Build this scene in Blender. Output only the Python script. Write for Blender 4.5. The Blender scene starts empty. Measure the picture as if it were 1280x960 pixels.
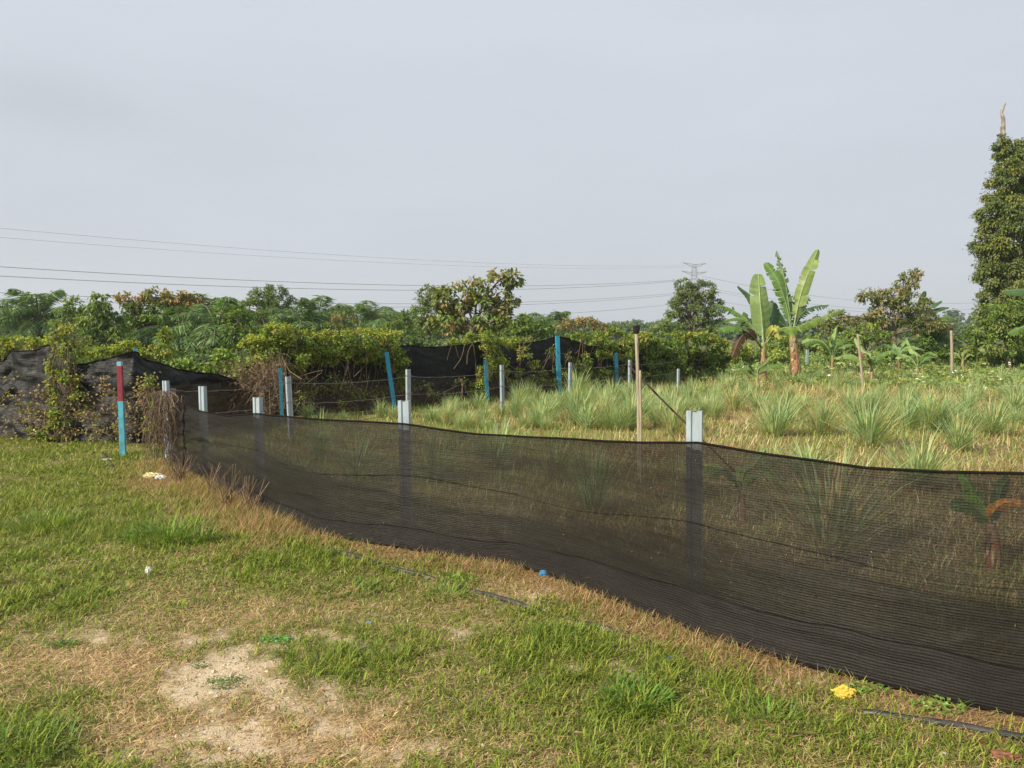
import bpy, math
import numpy as np

# ------------------------------------------------------------------ camera geometry
F = 960.0; HZ = 416.0; EYE = 1.6
TH = math.atan((480.0 - HZ) / F)
CT, ST = math.cos(TH), math.sin(TH)
rng = np.random.default_rng(11)
C = bpy.context.scene.collection


def ray(px, py):
    u = (px - 640.0) / F; v = (480.0 - py) / F
    return np.array([u, CT + v * ST, -ST + v * CT])


def PP(px, py, Y):
    d = ray(px, py); t = Y / d[1]
    return np.array([d[0] * t, Y, EYE + d[2] * t])


def G(px, py):
    d = ray(px, py); t = -EYE / d[2]
    return np.array([d[0] * t, d[1] * t, 0.0])


# ------------------------------------------------------------------ noise
def _h(ix, iy, s):
    ix = np.atleast_1d(ix).astype(np.int64); iy = np.atleast_1d(iy).astype(np.int64)
    h = (ix * 374761393 + iy * 668265263 + s * 1442695041) & 0xffffffff
    h = ((h ^ (h >> 13)) * 1274126177) & 0xffffffff
    h = ((h ^ (h >> 16)) * 1103515245) & 0xffffffff
    r = ((h >> 8) & 0xffff) / 65535.0
    return r


def vn(x, y, s=0):
    x = np.asarray(x, float); y = np.asarray(y, float)
    ix = np.floor(x); iy = np.floor(y); fx = x - ix; fy = y - iy
    fx = fx * fx * (3 - 2 * fx); fy = fy * fy * (3 - 2 * fy)
    a = _h(ix, iy, s); b = _h(ix + 1, iy, s); c = _h(ix, iy + 1, s); d = _h(ix + 1, iy + 1, s)
    return (a * (1 - fx) + b * fx) * (1 - fy) + (c * (1 - fx) + d * fx) * fy


def fbm(x, y, s=0, o=4):
    r = 0; a = .5; t = 0
    for i in range(o):
        r = r + a * vn(x * 2 ** i + 13.7 * i, y * 2 ** i + 7.3 * i, s + i); t += a; a *= .5
    return r / t


def gz(x, y):
    x = np.asarray(x, float); y = np.asarray(y, float)
    r = np.hypot(x, y)
    a = np.clip((r - 1) / 6, 0, 1) * np.clip(1.3 - r / 300, 0, 1)
    return (fbm(x * .35 + 5, y * .35, 3, 3) - .5) * .09 * a + (fbm(x * 3, y * 3, 9, 3) - .5) * .025 * np.clip(1.2 - r / 40, 0, 1)


def gz1(x, y): return float(np.ravel(gz(x, y))[0])


def GG(px, py):
    p = G(px, py); p[2] = gz1(p[0], p[1]); return p


# ------------------------------------------------------------------ mesh buffers
class Buf:
    def __init__(s): s.V = []; s.F = []; s.C = []; s.U = []; s.n = 0

    def add(s, V, faces, col=(1, 1, 1), uv=None):
        V = np.asarray(V, float).reshape(-1, 3)
        for f in faces:
            f = np.asarray(f, dtype=np.int64)
            if f.size: s.F.append(f + s.n)
        c = np.asarray(col, float)
        if c.ndim == 1: c = np.tile(c, (len(V), 1))
        s.V.append(V); s.C.append(c)
        s.U.append(np.zeros((len(V), 2)) if uv is None else uv)
        s.n += len(V)


def link(o, parent=None):
    C.objects.link(o)
    if parent is not None: o.parent = parent
    return o


def mk(name, buf, mat, parent=None, smooth=False):
    V = np.concatenate(buf.V); Cc = np.concatenate(buf.C); U = np.concatenate(buf.U)
    if parent is not None:
        V = V - np.array(parent.location)
    me = bpy.data.meshes.new(name)
    loops = []; tot = []
    for f in buf.F:
        loops.append(f.reshape(-1)); tot.append(np.full(len(f), f.shape[1], dtype=np.int64))
    loops = np.concatenate(loops); tot = np.concatenate(tot)
    start = np.concatenate([[0], np.cumsum(tot)[:-1]])
    me.vertices.add(len(V)); me.vertices.foreach_set('co', V.reshape(-1).astype(np.float32))
    me.loops.add(len(loops)); me.loops.foreach_set('vertex_index', loops.astype(np.int32))
    me.polygons.add(len(tot))
    me.polygons.foreach_set('loop_start', start.astype(np.int32))
    me.polygons.foreach_set('loop_total', tot.astype(np.int32))
    me.polygons.foreach_set('use_smooth', np.full(len(tot), bool(smooth)))
    a = me.attributes.new('Col', 'FLOAT_COLOR', 'POINT')
    a.data.foreach_set('color', np.concatenate([Cc, np.ones((len(V), 1))], 1).reshape(-1).astype(np.float32))
    uvl = me.uv_layers.new(name='UVMap')
    uvl.data.foreach_set('uv', U[loops].reshape(-1).astype(np.float32))
    me.update(calc_edges=True); me.validate()
    me.materials.append(mat)
    return link(bpy.data.objects.new(name, me), parent)


def tag(o, label=None, cat=None, group=None, kind=None):
    if label: o['label'] = label
    if cat: o['category'] = cat
    if group: o['group'] = group
    if kind: o['kind'] = kind
    return o


def thing(name, loc, label, cat, group=None):
    o = bpy.data.objects.new(name, None); o.location = tuple(float(q) for q in loc); o.empty_display_size = .2
    link(o); return tag(o, label, cat, group)


def unit(a): return a / np.maximum(np.linalg.norm(a, axis=-1, keepdims=True), 1e-9)


def tube(buf, pts, rad, n=6, col=(1, 1, 1), cap=True):
    pts = np.asarray(pts, float); m = len(pts)
    rad = np.broadcast_to(np.asarray(rad, float), (m,))
    T = unit(np.gradient(pts, axis=0))
    ref = np.array([0, 0, 1.]) if abs(T[:, 2]).mean() < .8 else np.array([1., 0, 0])
    A = unit(np.cross(T, ref)); B = np.cross(T, A)
    th = np.arange(n) * 2 * math.pi / n
    V = pts[:, None] + rad[:, None, None] * (np.cos(th)[None, :, None] * A[:, None] + np.sin(th)[None, :, None] * B[:, None])
    i = np.arange(m - 1)[:, None] * n; j = np.arange(n)[None]; k = (j + 1) % n
    q = np.stack([i + j, i + k, i + n + k, i + n + j], -1).reshape(-1, 4)
    fs = [q]
    if cap: fs += [np.arange(n)[::-1][None], (np.arange(n) + (m - 1) * n)[None]]
    c = np.asarray(col, float)
    if c.ndim == 2: c = np.repeat(c, n, 0)
    uv = np.stack([np.tile(np.arange(n) / n, m), np.repeat(np.arange(m) / max(m - 1, 1), n)], 1)
    buf.add(V.reshape(-1, 3), fs, c, uv)


def curve(pts, n):
    """smooth Catmull-Rom resample"""
    pts = np.asarray(pts, float)
    if len(pts) == 2: return pts[0] + (pts[1] - pts[0]) * np.linspace(0, 1, n)[:, None]
    P = np.vstack([2 * pts[0] - pts[1], pts, 2 * pts[-1] - pts[-2]])
    t = np.linspace(0, len(pts) - 1 - 1e-6, n); i = t.astype(int); f = (t - i)[:, None]
    p0, p1, p2, p3 = P[i], P[i + 1], P[i + 2], P[i + 3]
    return .5 * (2 * p1 + (p2 - p0) * f + (2 * p0 - 5 * p1 + 4 * p2 - p3) * f ** 2 + (3 * p1 - p0 - 3 * p2 + p3) * f ** 3)


def leaves(buf, P, D, N, L, W, Cc, fold=.18, droop=.12):
    n = len(P); D = unit(D); S = unit(np.cross(D, N)); N = np.cross(S, D)
    L = np.broadcast_to(L, (n,))[:, None]; W = np.broadcast_to(W, (n,))[:, None]
    V = np.stack([P, P + D * L * .42 + S * W * .5 + N * W * fold,
                  P + D * L - N * L * droop, P + D * L * .42 - S * W * .5 + N * W * fold], 1)
    q = np.arange(n * 4).reshape(-1, 4)
    uv = np.tile(np.array([[.5, 0], [0, .5], [.5, 1], [1, .5]]), (n, 1))
    buf.add(V.reshape(-1, 3), [q], np.repeat(Cc, 4, 0), uv)


def blades(buf, P, az, L, W, lean, Cc, curl=.5, simple=False, base_col=None):
    """grass blades: lean = tilt from vertical (rad) at the root, curl adds tilt to the tip"""
    n = len(P); h = np.stack([np.cos(az), np.sin(az), 0 * az], 1); s = np.stack([-np.sin(az), np.cos(az), 0 * az], 1)
    up = np.array([0, 0, 1.])
    L = np.broadcast_to(L, (n,))[:, None]; W = np.broadcast_to(W, (n,))[:, None]
    l1 = np.broadcast_to(lean, (n,))[:, None]; l2 = l1 + curl; l3 = l1 + curl * 2
    d1 = h * np.sin(l1) + up * np.cos(l1); d2 = h * np.sin(l2) + up * np.cos(l2); d3 = h * np.sin(l3) + up * np.cos(l3)
    bc = Cc if base_col is None else base_col
    if simple:
        V = np.stack([P - s * W * .5, P + s * W * .5, P + (d1 + d2) * L * .5], 1)
        buf.add(V.reshape(-1, 3), [np.arange(n * 3).reshape(-1, 3)], np.stack([bc, bc, Cc], 1).reshape(-1, 3)); return
    m = P + d1 * L * .4; m2 = m + d2 * L * .35; t = m2 + d3 * L * .25
    V = np.stack([P - s * W * .35, P + s * W * .35, m + s * W * .5, m - s * W * .5, m2 + s * W * .36, m2 - s * W * .36, t], 1)
    b = np.arange(n)[:, None] * 7
    buf.add(V.reshape(-1, 3), [np.concatenate([b + [[0, 1, 2, 3]], b + [[3, 2, 4, 5]]]), b + [[5, 4, 6]]],
            np.stack([bc, bc, Cc, Cc, Cc, Cc, Cc], 1).reshape(-1, 3))


def rnd_unit(n):
    v = rng.normal(size=(n, 3)); return unit(v)


# ------------------------------------------------------------------ materials
def new_mat(name):
    m = bpy.data.materials.new(name); m.use_nodes = True
    nt = m.node_tree; nt.nodes.clear()
    out = nt.nodes.new('ShaderNodeOutputMaterial')
    return m, nt, out


def nd(nt, typ, **kw):
    n = nt.nodes.new(typ)
    for k, v in kw.items():
        if k in n.inputs: n.inputs[k].default_value = v
        else: setattr(n, k, v)
    return n


def mathn(nt, op, a, b=None, clamp=False):
    n = nt.nodes.new('ShaderNodeMath'); n.operation = op; n.use_clamp = clamp
    for i, v in enumerate((a, b)):
        if v is None: continue
        if isinstance(v, (int, float)): n.inputs[i].default_value = v
        else: nt.links.new(v, n.inputs[i])
    return n.outputs[0]


def mixc(nt, f, a, b, mode='MIX'):
    n = nt.nodes.new('ShaderNodeMix'); n.data_type = 'RGBA'; n.blend_type = mode
    for s, v in ((n.inputs[0], f), (n.inputs[6], a), (n.inputs[7], b)):
        if isinstance(v, (int, float)): s.default_value = v
        elif isinstance(v, tuple): s.default_value = (*v, 1)
        else: nt.links.new(v, s)
    return n.outputs[2]


def noise(nt, scale, detail=4, rough=.55, vec=None, dist=0):
    n = nd(nt, 'ShaderNodeTexNoise'); n.inputs['Scale'].default_value = scale
    n.inputs['Detail'].default_value = detail; n.inputs['Roughness'].default_value = rough
    n.inputs['Distortion'].default_value = dist
    if vec is not None: nt.links.new(vec, n.inputs['Vector'])
    return n.outputs['Fac']


def coords(nt, kind='Object', scale=(1, 1, 1)):
    t = nt.nodes.new('ShaderNodeTexCoord'); m = nt.nodes.new('ShaderNodeMapping'); m.inputs['Scale'].default_value = scale
    nt.links.new(t.outputs[kind], m.inputs['Vector']); return m.outputs[0]


def foliage_mat(name, trans=.3, rough=.55, nscale=9, gain=1.0, spec=.35):
    m, nt, out = new_mat(name)
    at = nd(nt, 'ShaderNodeAttribute', attribute_name='Col')
    n = noise(nt, nscale, 3, .6, coords(nt))
    f = mathn(nt, 'MULTIPLY_ADD', n, .7); nt.nodes[-1].inputs[2].default_value = .65
    c = mixc(nt, 1.0, at.outputs['Color'], (gain, gain, gain), 'MULTIPLY')
    v = nt.nodes.new('ShaderNodeVectorMath'); v.operation = 'SCALE'
    nt.links.new(c, v.inputs[0]); nt.links.new(f, v.inputs['Scale'])
    p = nd(nt, 'ShaderNodeBsdfPrincipled'); p.inputs['Roughness'].default_value = rough
    p.inputs['Specular IOR Level'].default_value = spec
    nt.links.new(v.outputs[0], p.inputs['Base Color'])
    tr = nd(nt, 'ShaderNodeBsdfTranslucent')
    tc = mixc(nt, 1.0, v.outputs[0], (1.25, 1.3, .6), 'MULTIPLY'); nt.links.new(tc, tr.inputs['Color'])
    mx = nd(nt, 'ShaderNodeMixShader'); mx.inputs[0].default_value = trans
    nt.links.new(p.outputs[0], mx.inputs[1]); nt.links.new(tr.outputs[0], mx.inputs[2])
    nt.links.new(mx.outputs[0], out.inputs[0]); return m


def plain_mat(name, col, rough=.6, metal=0., nscale=20, var=.35, bump=.0, col2=None, stretch=(1, 1, 1), attr=False, spec=.5):
    m, nt, out = new_mat(name)
    vec = coords(nt, scale=stretch); n = noise(nt, nscale, 5, .6, vec)
    p = nd(nt, 'ShaderNodeBsdfPrincipled'); p.inputs['Roughness'].default_value = rough; p.inputs['Metallic'].default_value = metal
    p.inputs['Specular IOR Level'].default_value = spec
    c2 = col2 or tuple(q * (1 - var) for q in col)
    r = nd(nt, 'ShaderNodeMapRange'); r.inputs[1].default_value = .35; r.inputs[2].default_value = .65; nt.links.new(n, r.inputs[0])
    c = mixc(nt, r.outputs[0], c2, col)
    if attr:
        at = nd(nt, 'ShaderNodeAttribute', attribute_name='Col'); c = mixc(nt, 1.0, c, at.outputs['Color'], 'MULTIPLY')
    nt.links.new(c, p.inputs['Base Color'])
    if bump:
        b = nd(nt, 'ShaderNodeBump'); b.inputs['Strength'].default_value = bump; b.inputs['Distance'].default_value = .01
        nt.links.new(n, b.inputs['Height']); nt.links.new(b.outputs[0], p.inputs['Normal'])
    nt.links.new(p.outputs[0], out.inputs[0]); return m


M_grass = foliage_mat('grass_blade', .3, .6, 14, 1.25, .25)
M_leaf = foliage_mat('tree_leaf', .32, .5, 1.5, 1.75)
M_vine = foliage_mat('vine_leaf', .32, .5, 4, 1.75)
M_banana = foliage_mat('banana_blade', .3, .5, 9, 1.2, .35)
M_bark = plain_mat('bark', (.20, .155, .11), .9, 0, 8, .5, .6, stretch=(3, 3, .7))
M_stem = plain_mat('vine_stem', (1, 1, 1), .85, 0, 30, .4, 0, attr=True)
M_pseudo = plain_mat('banana_stem', (1, 1, 1), .6, 0, 10, .6, .3, stretch=(4, 4, .8), attr=True)
M_zinc = plain_mat('galvanised_steel', (.42, .51, .57), .45, .2, 14, .28, .08, stretch=(1, 1, .35))
nt_ = M_zinc.node_tree; pz = [q for q in nt_.nodes if q.type == 'BSDF_PRINCIPLED'][0]; src_ = pz.inputs['Base Color'].links[0].from_socket
tc_ = coords(nt_); sx_ = nt_.nodes.new('ShaderNodeSeparateXYZ'); nt_.links.new(tc_, sx_.inputs[0]); ng_ = noise(nt_, 18, 5, .7, coords(nt_, scale=(1, 1, .25)))
g1_ = nd(nt_, 'ShaderNodeMapRange'); g1_.inputs[1].default_value = .54; g1_.inputs[2].default_value = .70; nt_.links.new(ng_, g1_.inputs[0])
nt_.links.new(mixc(nt_, mathn(nt_, 'MULTIPLY', g1_.outputs[0], .55), src_, (.20, .19, .16)), pz.inputs['Base Color'])
M_blue = plain_mat('blue_paint', (.03, .33, .52), .5, 0, 16, .35, .1, col2=(.03, .21, .33))
M_attr = plain_mat('painted_plastic', (1, 1, 1), .55, 0, 25, .25, .1, attr=True)
M_paint = plain_mat('chipped_paint', (1, 1, 1), .6, 0, 22, .5, .2, attr=True, stretch=(1, 1, .4), col2=(.55, .52, .48))
M_wood = plain_mat('weathered_stake', (.38, .32, .235), .8, 0, 9, .4, .4, stretch=(6, 6, .5))
M_dark = plain_mat('black_plastic', (.022, .022, .024), .4, 0, 30, .3)
M_hem = plain_mat('matt_cloth_edge', (.014, .012, .011), .95, 0, 40, .4, .3, spec=.1)
M_rust = plain_mat('rusty_steel', (.085, .055, .038), .8, 0, 20, .5, .3)
M_wire = plain_mat('barbed_wire_steel', (.22, .21, .20), .6, .5, 30, .4)
M_line = plain_mat('aluminium_conductor', (.16, .16, .17), .6, .3, 1, .1)
M_tower = plain_mat('tower_steel', (.27, .28, .30), .6, .3, 1, .2)
M_hose = plain_mat('black_hose', (.018, .02, .025), .45, 0, 40, .3, .1, col2=(.05, .048, .045))
M_dkblue = plain_mat('dull_teal_paint', (.035, .20, .28), .6, 0, 12, .35, .1)


def ground_mat():
    m, nt, out = new_mat('soil_and_turf')
    at = nd(nt, 'ShaderNodeAttribute', attribute_name='Col')
    vec = coords(nt)
    n1 = noise(nt, 5, 6, .65, vec); n2 = noise(nt, 45, 6, .7, vec); n3 = noise(nt, 240, 3, .6, vec)
    c = mixc(nt, 1.0, at.outputs['Color'], mixc(nt, n2, (.62, .60, .58), (1.35, 1.33, 1.3)), 'MULTIPLY')
    c = mixc(nt, 1.0, c, mixc(nt, n1, (.70, .67, .62), (1.28, 1.30, 1.34)), 'MULTIPLY')
    r = nd(nt, 'ShaderNodeMapRange'); r.inputs[1].default_value = .57; r.inputs[2].default_value = .66; nt.links.new(n3, r.inputs[0])
    c = mixc(nt, mathn(nt, 'MULTIPLY', r.outputs[0], .5), c, (.10, .075, .045))
    p = nd(nt, 'ShaderNodeBsdfPrincipled'); p.inputs['Roughness'].default_value = .95; p.inputs['Specular IOR Level'].default_value = .1
    nt.links.new(c, p.inputs['Base Color'])
    b = nd(nt, 'ShaderNodeBump'); b.inputs['Strength'].default_value = .7; b.inputs['Distance'].default_value = .02
    hh = mathn(nt, 'ADD', n2, mathn(nt, 'MULTIPLY', n3, .35)); nt.links.new(hh, b.inputs['Height']); nt.links.new(b.outputs[0], p.inputs['Normal'])
    nt.links.new(p.outputs[0], out.inputs[0]); return m


def net_mat(name, open_lo, open_hi, col, lines, rough=.5, dust=(.09, .08, .07), fade=0):
    """knitted shade cloth: UV in metres, u along the fence, v up"""
    m, nt, out = new_mat(name)
    v1 = coords(nt, 'UV', (.6, 9, 1)); v2 = coords(nt, 'UV', (2.5, 60, 1)); v3 = coords(nt, 'UV', (1, 1, 1))
    n1 = noise(nt, 1, 4, .6, v1); n2 = noise(nt, 1, 5, .7, v2); n3 = noise(nt, 90, 2, .5, v3)
    w = nd(nt, 'ShaderNodeTexWave'); w.wave_type = 'BANDS'; w.bands_direction = 'Y'
    w.inputs['Scale'].default_value = 1.0; w.inputs['Distortion'].default_value = 2.2; w.inputs['Detail'].default_value = 3; w.inputs['Detail Scale'].default_value = 2.5
    nt.links.new(coords(nt, 'UV', (lines * .05, lines * .314, 1)), w.inputs['Vector'])
    w2 = nd(nt, 'ShaderNodeTexWave'); w2.wave_type = 'BANDS'; w2.bands_direction = 'X'; w2.inputs['Scale'].default_value = 1.0
    nt.links.new(coords(nt, 'UV', (lines * .25, 1, 1)), w2.inputs['Vector'])
    s = mathn(nt, 'ADD', mathn(nt, 'MULTIPLY', n1, .75), mathn(nt, 'MULTIPLY', n2, .5))
    s = mathn(nt, 'ADD', s, mathn(nt, 'MULTIPLY', w.outputs['Fac'], .11))
    s = mathn(nt, 'ADD', s, mathn(nt, 'MULTIPLY', w2.outputs['Fac'], .12))
    n4 = noise(nt, 1, 3, .8, coords(nt, 'UV', (70, 170, 1)))
    s = mathn(nt, 'ADD', s, mathn(nt, 'MULTIPLY', n4, 1.5)); s = mathn(nt, 'SUBTRACT', s, .62)
    r = nd(nt, 'ShaderNodeMapRange'); r.inputs[1].default_value = .55; r.inputs[2].default_value = 1.3
    r.inputs[3].default_value = open_lo; r.inputs[4].default_value = open_hi; nt.links.new(s, r.inputs[0])
    c = mixc(nt, mathn(nt, 'MULTIPLY', n2, n1), col, dust)
    opn = r.outputs[0]
    if fade:                                   # the cloth lies doubled and bunched towards the ground
        sx = nt.nodes.new('ShaderNodeSeparateXYZ'); nt.links.new(v3, sx.inputs[0])
        h = mathn(nt, 'ADD', sx.outputs[1], mathn(nt, 'MULTIPLY', mathn(nt, 'SUBTRACT', n1, .5), .25))
        q = nd(nt, 'ShaderNodeMapRange'); q.interpolation_type = 'SMOOTHSTEP'; q.inputs[1].default_value = .12; q.inputs[2].default_value = .62; q.inputs[3].default_value = fade; q.inputs[4].default_value = 1.
        nt.links.new(h, q.inputs[0]); opn = mathn(nt, 'MULTIPLY', opn, q.outputs[0])
    p = nd(nt, 'ShaderNodeBsdfPrincipled'); p.inputs['Roughness'].default_value = rough; p.inputs['Specular IOR Level'].default_value = .22
    nt.links.new(c, p.inputs['Base Color'])
    b = nd(nt, 'ShaderNodeBump'); b.inputs['Strength'].default_value = .8; b.inputs['Distance'].default_value = .010
    nt.links.new(mathn(nt, 'ADD', mathn(nt, 'MULTIPLY', w.outputs['Fac'], .3), n2), b.inputs['Height']); nt.links.new(b.outputs[0], p.inputs['Normal'])
    t = nd(nt, 'ShaderNodeBsdfTransparent')
    mx = nd(nt, 'ShaderNodeMixShader'); nt.links.new(opn, mx.inputs[0])
    nt.links.new(p.outputs[0], mx.inputs[1]); nt.links.new(t.outputs[0], mx.inputs[2])
    nt.links.new(mx.outputs[0], out.inputs[0]); return m


M_net = net_mat('knitted_shade_cloth', .02, .35, (.008, .007, .006), 80, .55, (.030, .025, .020), fade=.5)
M_nethem = net_mat('doubled_shade_cloth', .08, .34, (.012, .011, .010), 80, .6, (.040, .035, .031))
M_netold = net_mat('old_shade_cloth', .0, .10, (.006, .008, .012), 60, .38, (.028, .028, .031))
M_nettall = net_mat('dense_shade_cloth', .0, .08, (.003, .004, .008), 60, .45, (.010, .011, .016))

# ------------------------------------------------------------------ front net lines (needed for the masks)
bot = [(213, 577), (226, 588), (240, 592), (262, 604), (300, 625), (330, 642), (360, 655), (400, 668), (470, 682), (560, 695), (640, 705), (700, 722),
       (760, 745), (820, 770), (900, 800), (1000, 830), (1100, 858), (1200, 882), (1280, 897), (1400, 922), (1600, 955)]
top = [(213, 497), (230, 505), (252, 514), (285, 520), (320, 517), (400, 524), (505, 530), (600, 543), (700, 548), (800, 553), (871, 553), (960, 568),
       (1080, 584), (1180, 590), (1280, 592), (1400, 600), (1600, 612)]
bx = np.array([b[0] for b in bot], float); by = np.array([b[1] for b in bot], float)
tx = np.array([b[0] for b in top], float); ty = np.array([b[1] for b in top], float)
pxs = np.linspace(213, 1600, 900)
bys = np.interp(pxs, bx, by)
k = np.ones(25) / 25; bys[12:-12] = np.convolve(bys, k, 'valid')
NB = np.array([G(a, b) for a, b in zip(pxs, bys)])          # base of the front net on the ground
NT = np.array([PP(a, b, n[1] + .10) for a, b, n in zip(pxs, np.interp(pxs, tx, ty), NB)])
nang = np.arctan2(NB[:, 0], NB[:, 1])
LB = [(-140, 536), (0, 540), (60, 542), (110, 545), (165, 546), (213, 540)]
LBg = np.array([G(*q) for q in LB])
lang = np.arctan2(LBg[:, 0], LBg[:, 1])


def lawn_limit(a):
    """distance to whichever cloth closes the lawn in direction a"""
    r1 = np.interp(a, nang, np.hypot(NB[:, 0], NB[:, 1]))
    r2 = np.interp(a, lang, np.hypot(LBg[:, 0], LBg[:, 1]))
    return np.where(a < nang[0], r2, r1)


def gauss(X, Y, px, py, rx, ry):
    c = G(px, py); d = c[1]
    sx = rx * d / F; sy = ry * d * d / (EYE * F)
    return np.exp(-(((X - c[0]) / sx) ** 2 + ((Y - c[1]) / sy) ** 2))


def masks(X, Y):
    X = np.asarray(X, float); Y = np.asarray(Y, float)
    r = np.hypot(X, Y); a = np.arctan2(X, Y); lim = lawn_limit(a); inside = r < lim
    n1 = fbm(X * 1.1, Y * 1.1, 21, 4); n2 = fbm(X * 4.3, Y * 4.3, 31, 4); n3 = fbm(X * 14, Y * 14, 41, 3)
    bare = 0
    for g in ((285, 848, 85, 30, 1.3), (245, 925, 85, 30, .8), (410, 805, 100, 20, .42), (430, 880, 120, 45, .28), (40, 800, 60, 18, .25), (270, 805, 70, 18, .4),
              (655, 745, 38, 10, .8), (1215, 872, 70, 12, .85), (1010, 850, 50, 10, .5), (450, 940, 160, 30, .55), (560, 775, 60, 12, .35), (1260, 945, 60, 12, .6), (100, 800, 50, 12, .4), (690, 830, 90, 22, .35)):
        bare = bare + g[4] * gauss(X, Y, *g[:4])
    bare = np.clip((bare * 1.2 + (n2 - .5) * 2.0 + (n3 - .5) * 1.8 - .36) * 1.2, 0, 1) * (bare > .03)
    e = np.clip(1 - (lim - r) / .55, 0, 1)                       # brown strip along the cloth
    dry = np.where(inside & (a > nang[0] - .02), np.clip(e * 1.25 + (n2 - .5) * 1.4, 0, 1), 0)
    for g in ((215, 600, 50, 20, .9), (300, 638, 60, 12, .8), (180, 578, 36, 10, .7), (380, 668, 70, 6, .5)):
        dry = dry + g[4] * gauss(X, Y, *g[:4])
    dry = np.clip(dry, 0, 1)
    green = .67 + (n1 - .5) * 1.5 + (n2 - .5) * .9
    for g in ((80, 600, 160, 50, .45), (120, 680, 160, 40, .3), (480, 740, 90, 30, .35), (660, 800, 90, 30, .35), (800, 870, 90, 35, .45), (500, 705, 150, 12, .1), (400, 715, 120, 25, .3), (20, 940, 60, 50, .6), (700, 760, 70, 14, .4), (60, 640, 160, 60, .25),
              (420, 900, 240, 60, -.5), (560, 800, 120, 30, -.2), (100, 830, 130, 30, -.35), (300, 780, 120, 20, -.15), (900, 920, 90, 40, -.12)):
        green = green + g[4] * gauss(X, Y, *g[:4])
    green = np.clip(green, 0, 1)
    return inside, bare, dry, green, n1, n2, n3


# ------------------------------------------------------------------ ground
def build_ground():
    rr = np.concatenate([[0.02], np.geomspace(.6, 4000, 330)])
    front = np.linspace(-52, 52, 520); rest = np.linspace(52, 308, 90)[1:-1]
    aa = np.radians(np.concatenate([front, rest])); na = len(aa); nr = len(rr)
    R, A = np.meshgrid(rr, aa, indexing='ij'); X = R * np.sin(A); Y = R * np.cos(A); Z = gz(X, Y)
    inside, bare, dry, green, n1, n2, n3 = masks(X.ravel(), Y.ravel())
    sand = np.array([.58, .48, .34]); straw = np.array([.37, .27, .16]); gr = np.array([.13, .15, .045]); red = np.array([.25, .155, .08])
    c = straw + (gr - straw) * np.clip(green * 1.05, 0, 1)[:, None]
    c = c + (red - c) * (dry * .9)[:, None]; c = c + (sand - c) * bare[:, None]
    Yv = Y.ravel(); far = np.clip((Yv - 17) / 12, 0, 1)[:, None]
    fld = np.array([.27, .20, .11]) * (.75 + .5 * n2[:, None]); fg = np.array([.095, .125, .035])
    fld = fld + (fg - fld) * np.clip(far + (n1[:, None] - .5) * 1.4, 0, 1)
    c = np.where(inside[:, None], c, fld)
    b = Buf(); i = np.arange(nr - 1)[:, None] * na; j = np.arange(na)[None]; k = (j + 1) % na
    q = np.stack([i + j, i + na + j, i + na + k, i + k], -1).reshape(-1, 4)
    b.add(np.stack([X, Y, Z], -1).reshape(-1, 3), [q[:, ::-1]], c)
    o = mk('ground', b, ground_mat(), None, True); tag(o, kind='structure'); return o


build_ground()


# ------------------------------------------------------------------ lawn
def jit(c, n, s=.18, h=.06):
    c = np.broadcast_to(np.asarray(c, float), (n, 3))
    return np.clip(c * (1 + rng.normal(0, s, (n, 1))) * (1 + rng.normal(0, h, (n, 3))), .004, .9)


def sample_polar(n, r0, r1, a0, a1, p=1.0):
    u = rng.random(n)
    e = 2 - p                                 # density per area ~ r^-p
    r = (r0 ** e + u * (r1 ** e - r0 ** e)) ** (1 / e); a = np.radians(rng.uniform(a0, a1, n))
    return r * np.sin(a), r * np.cos(a), r, a


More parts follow.
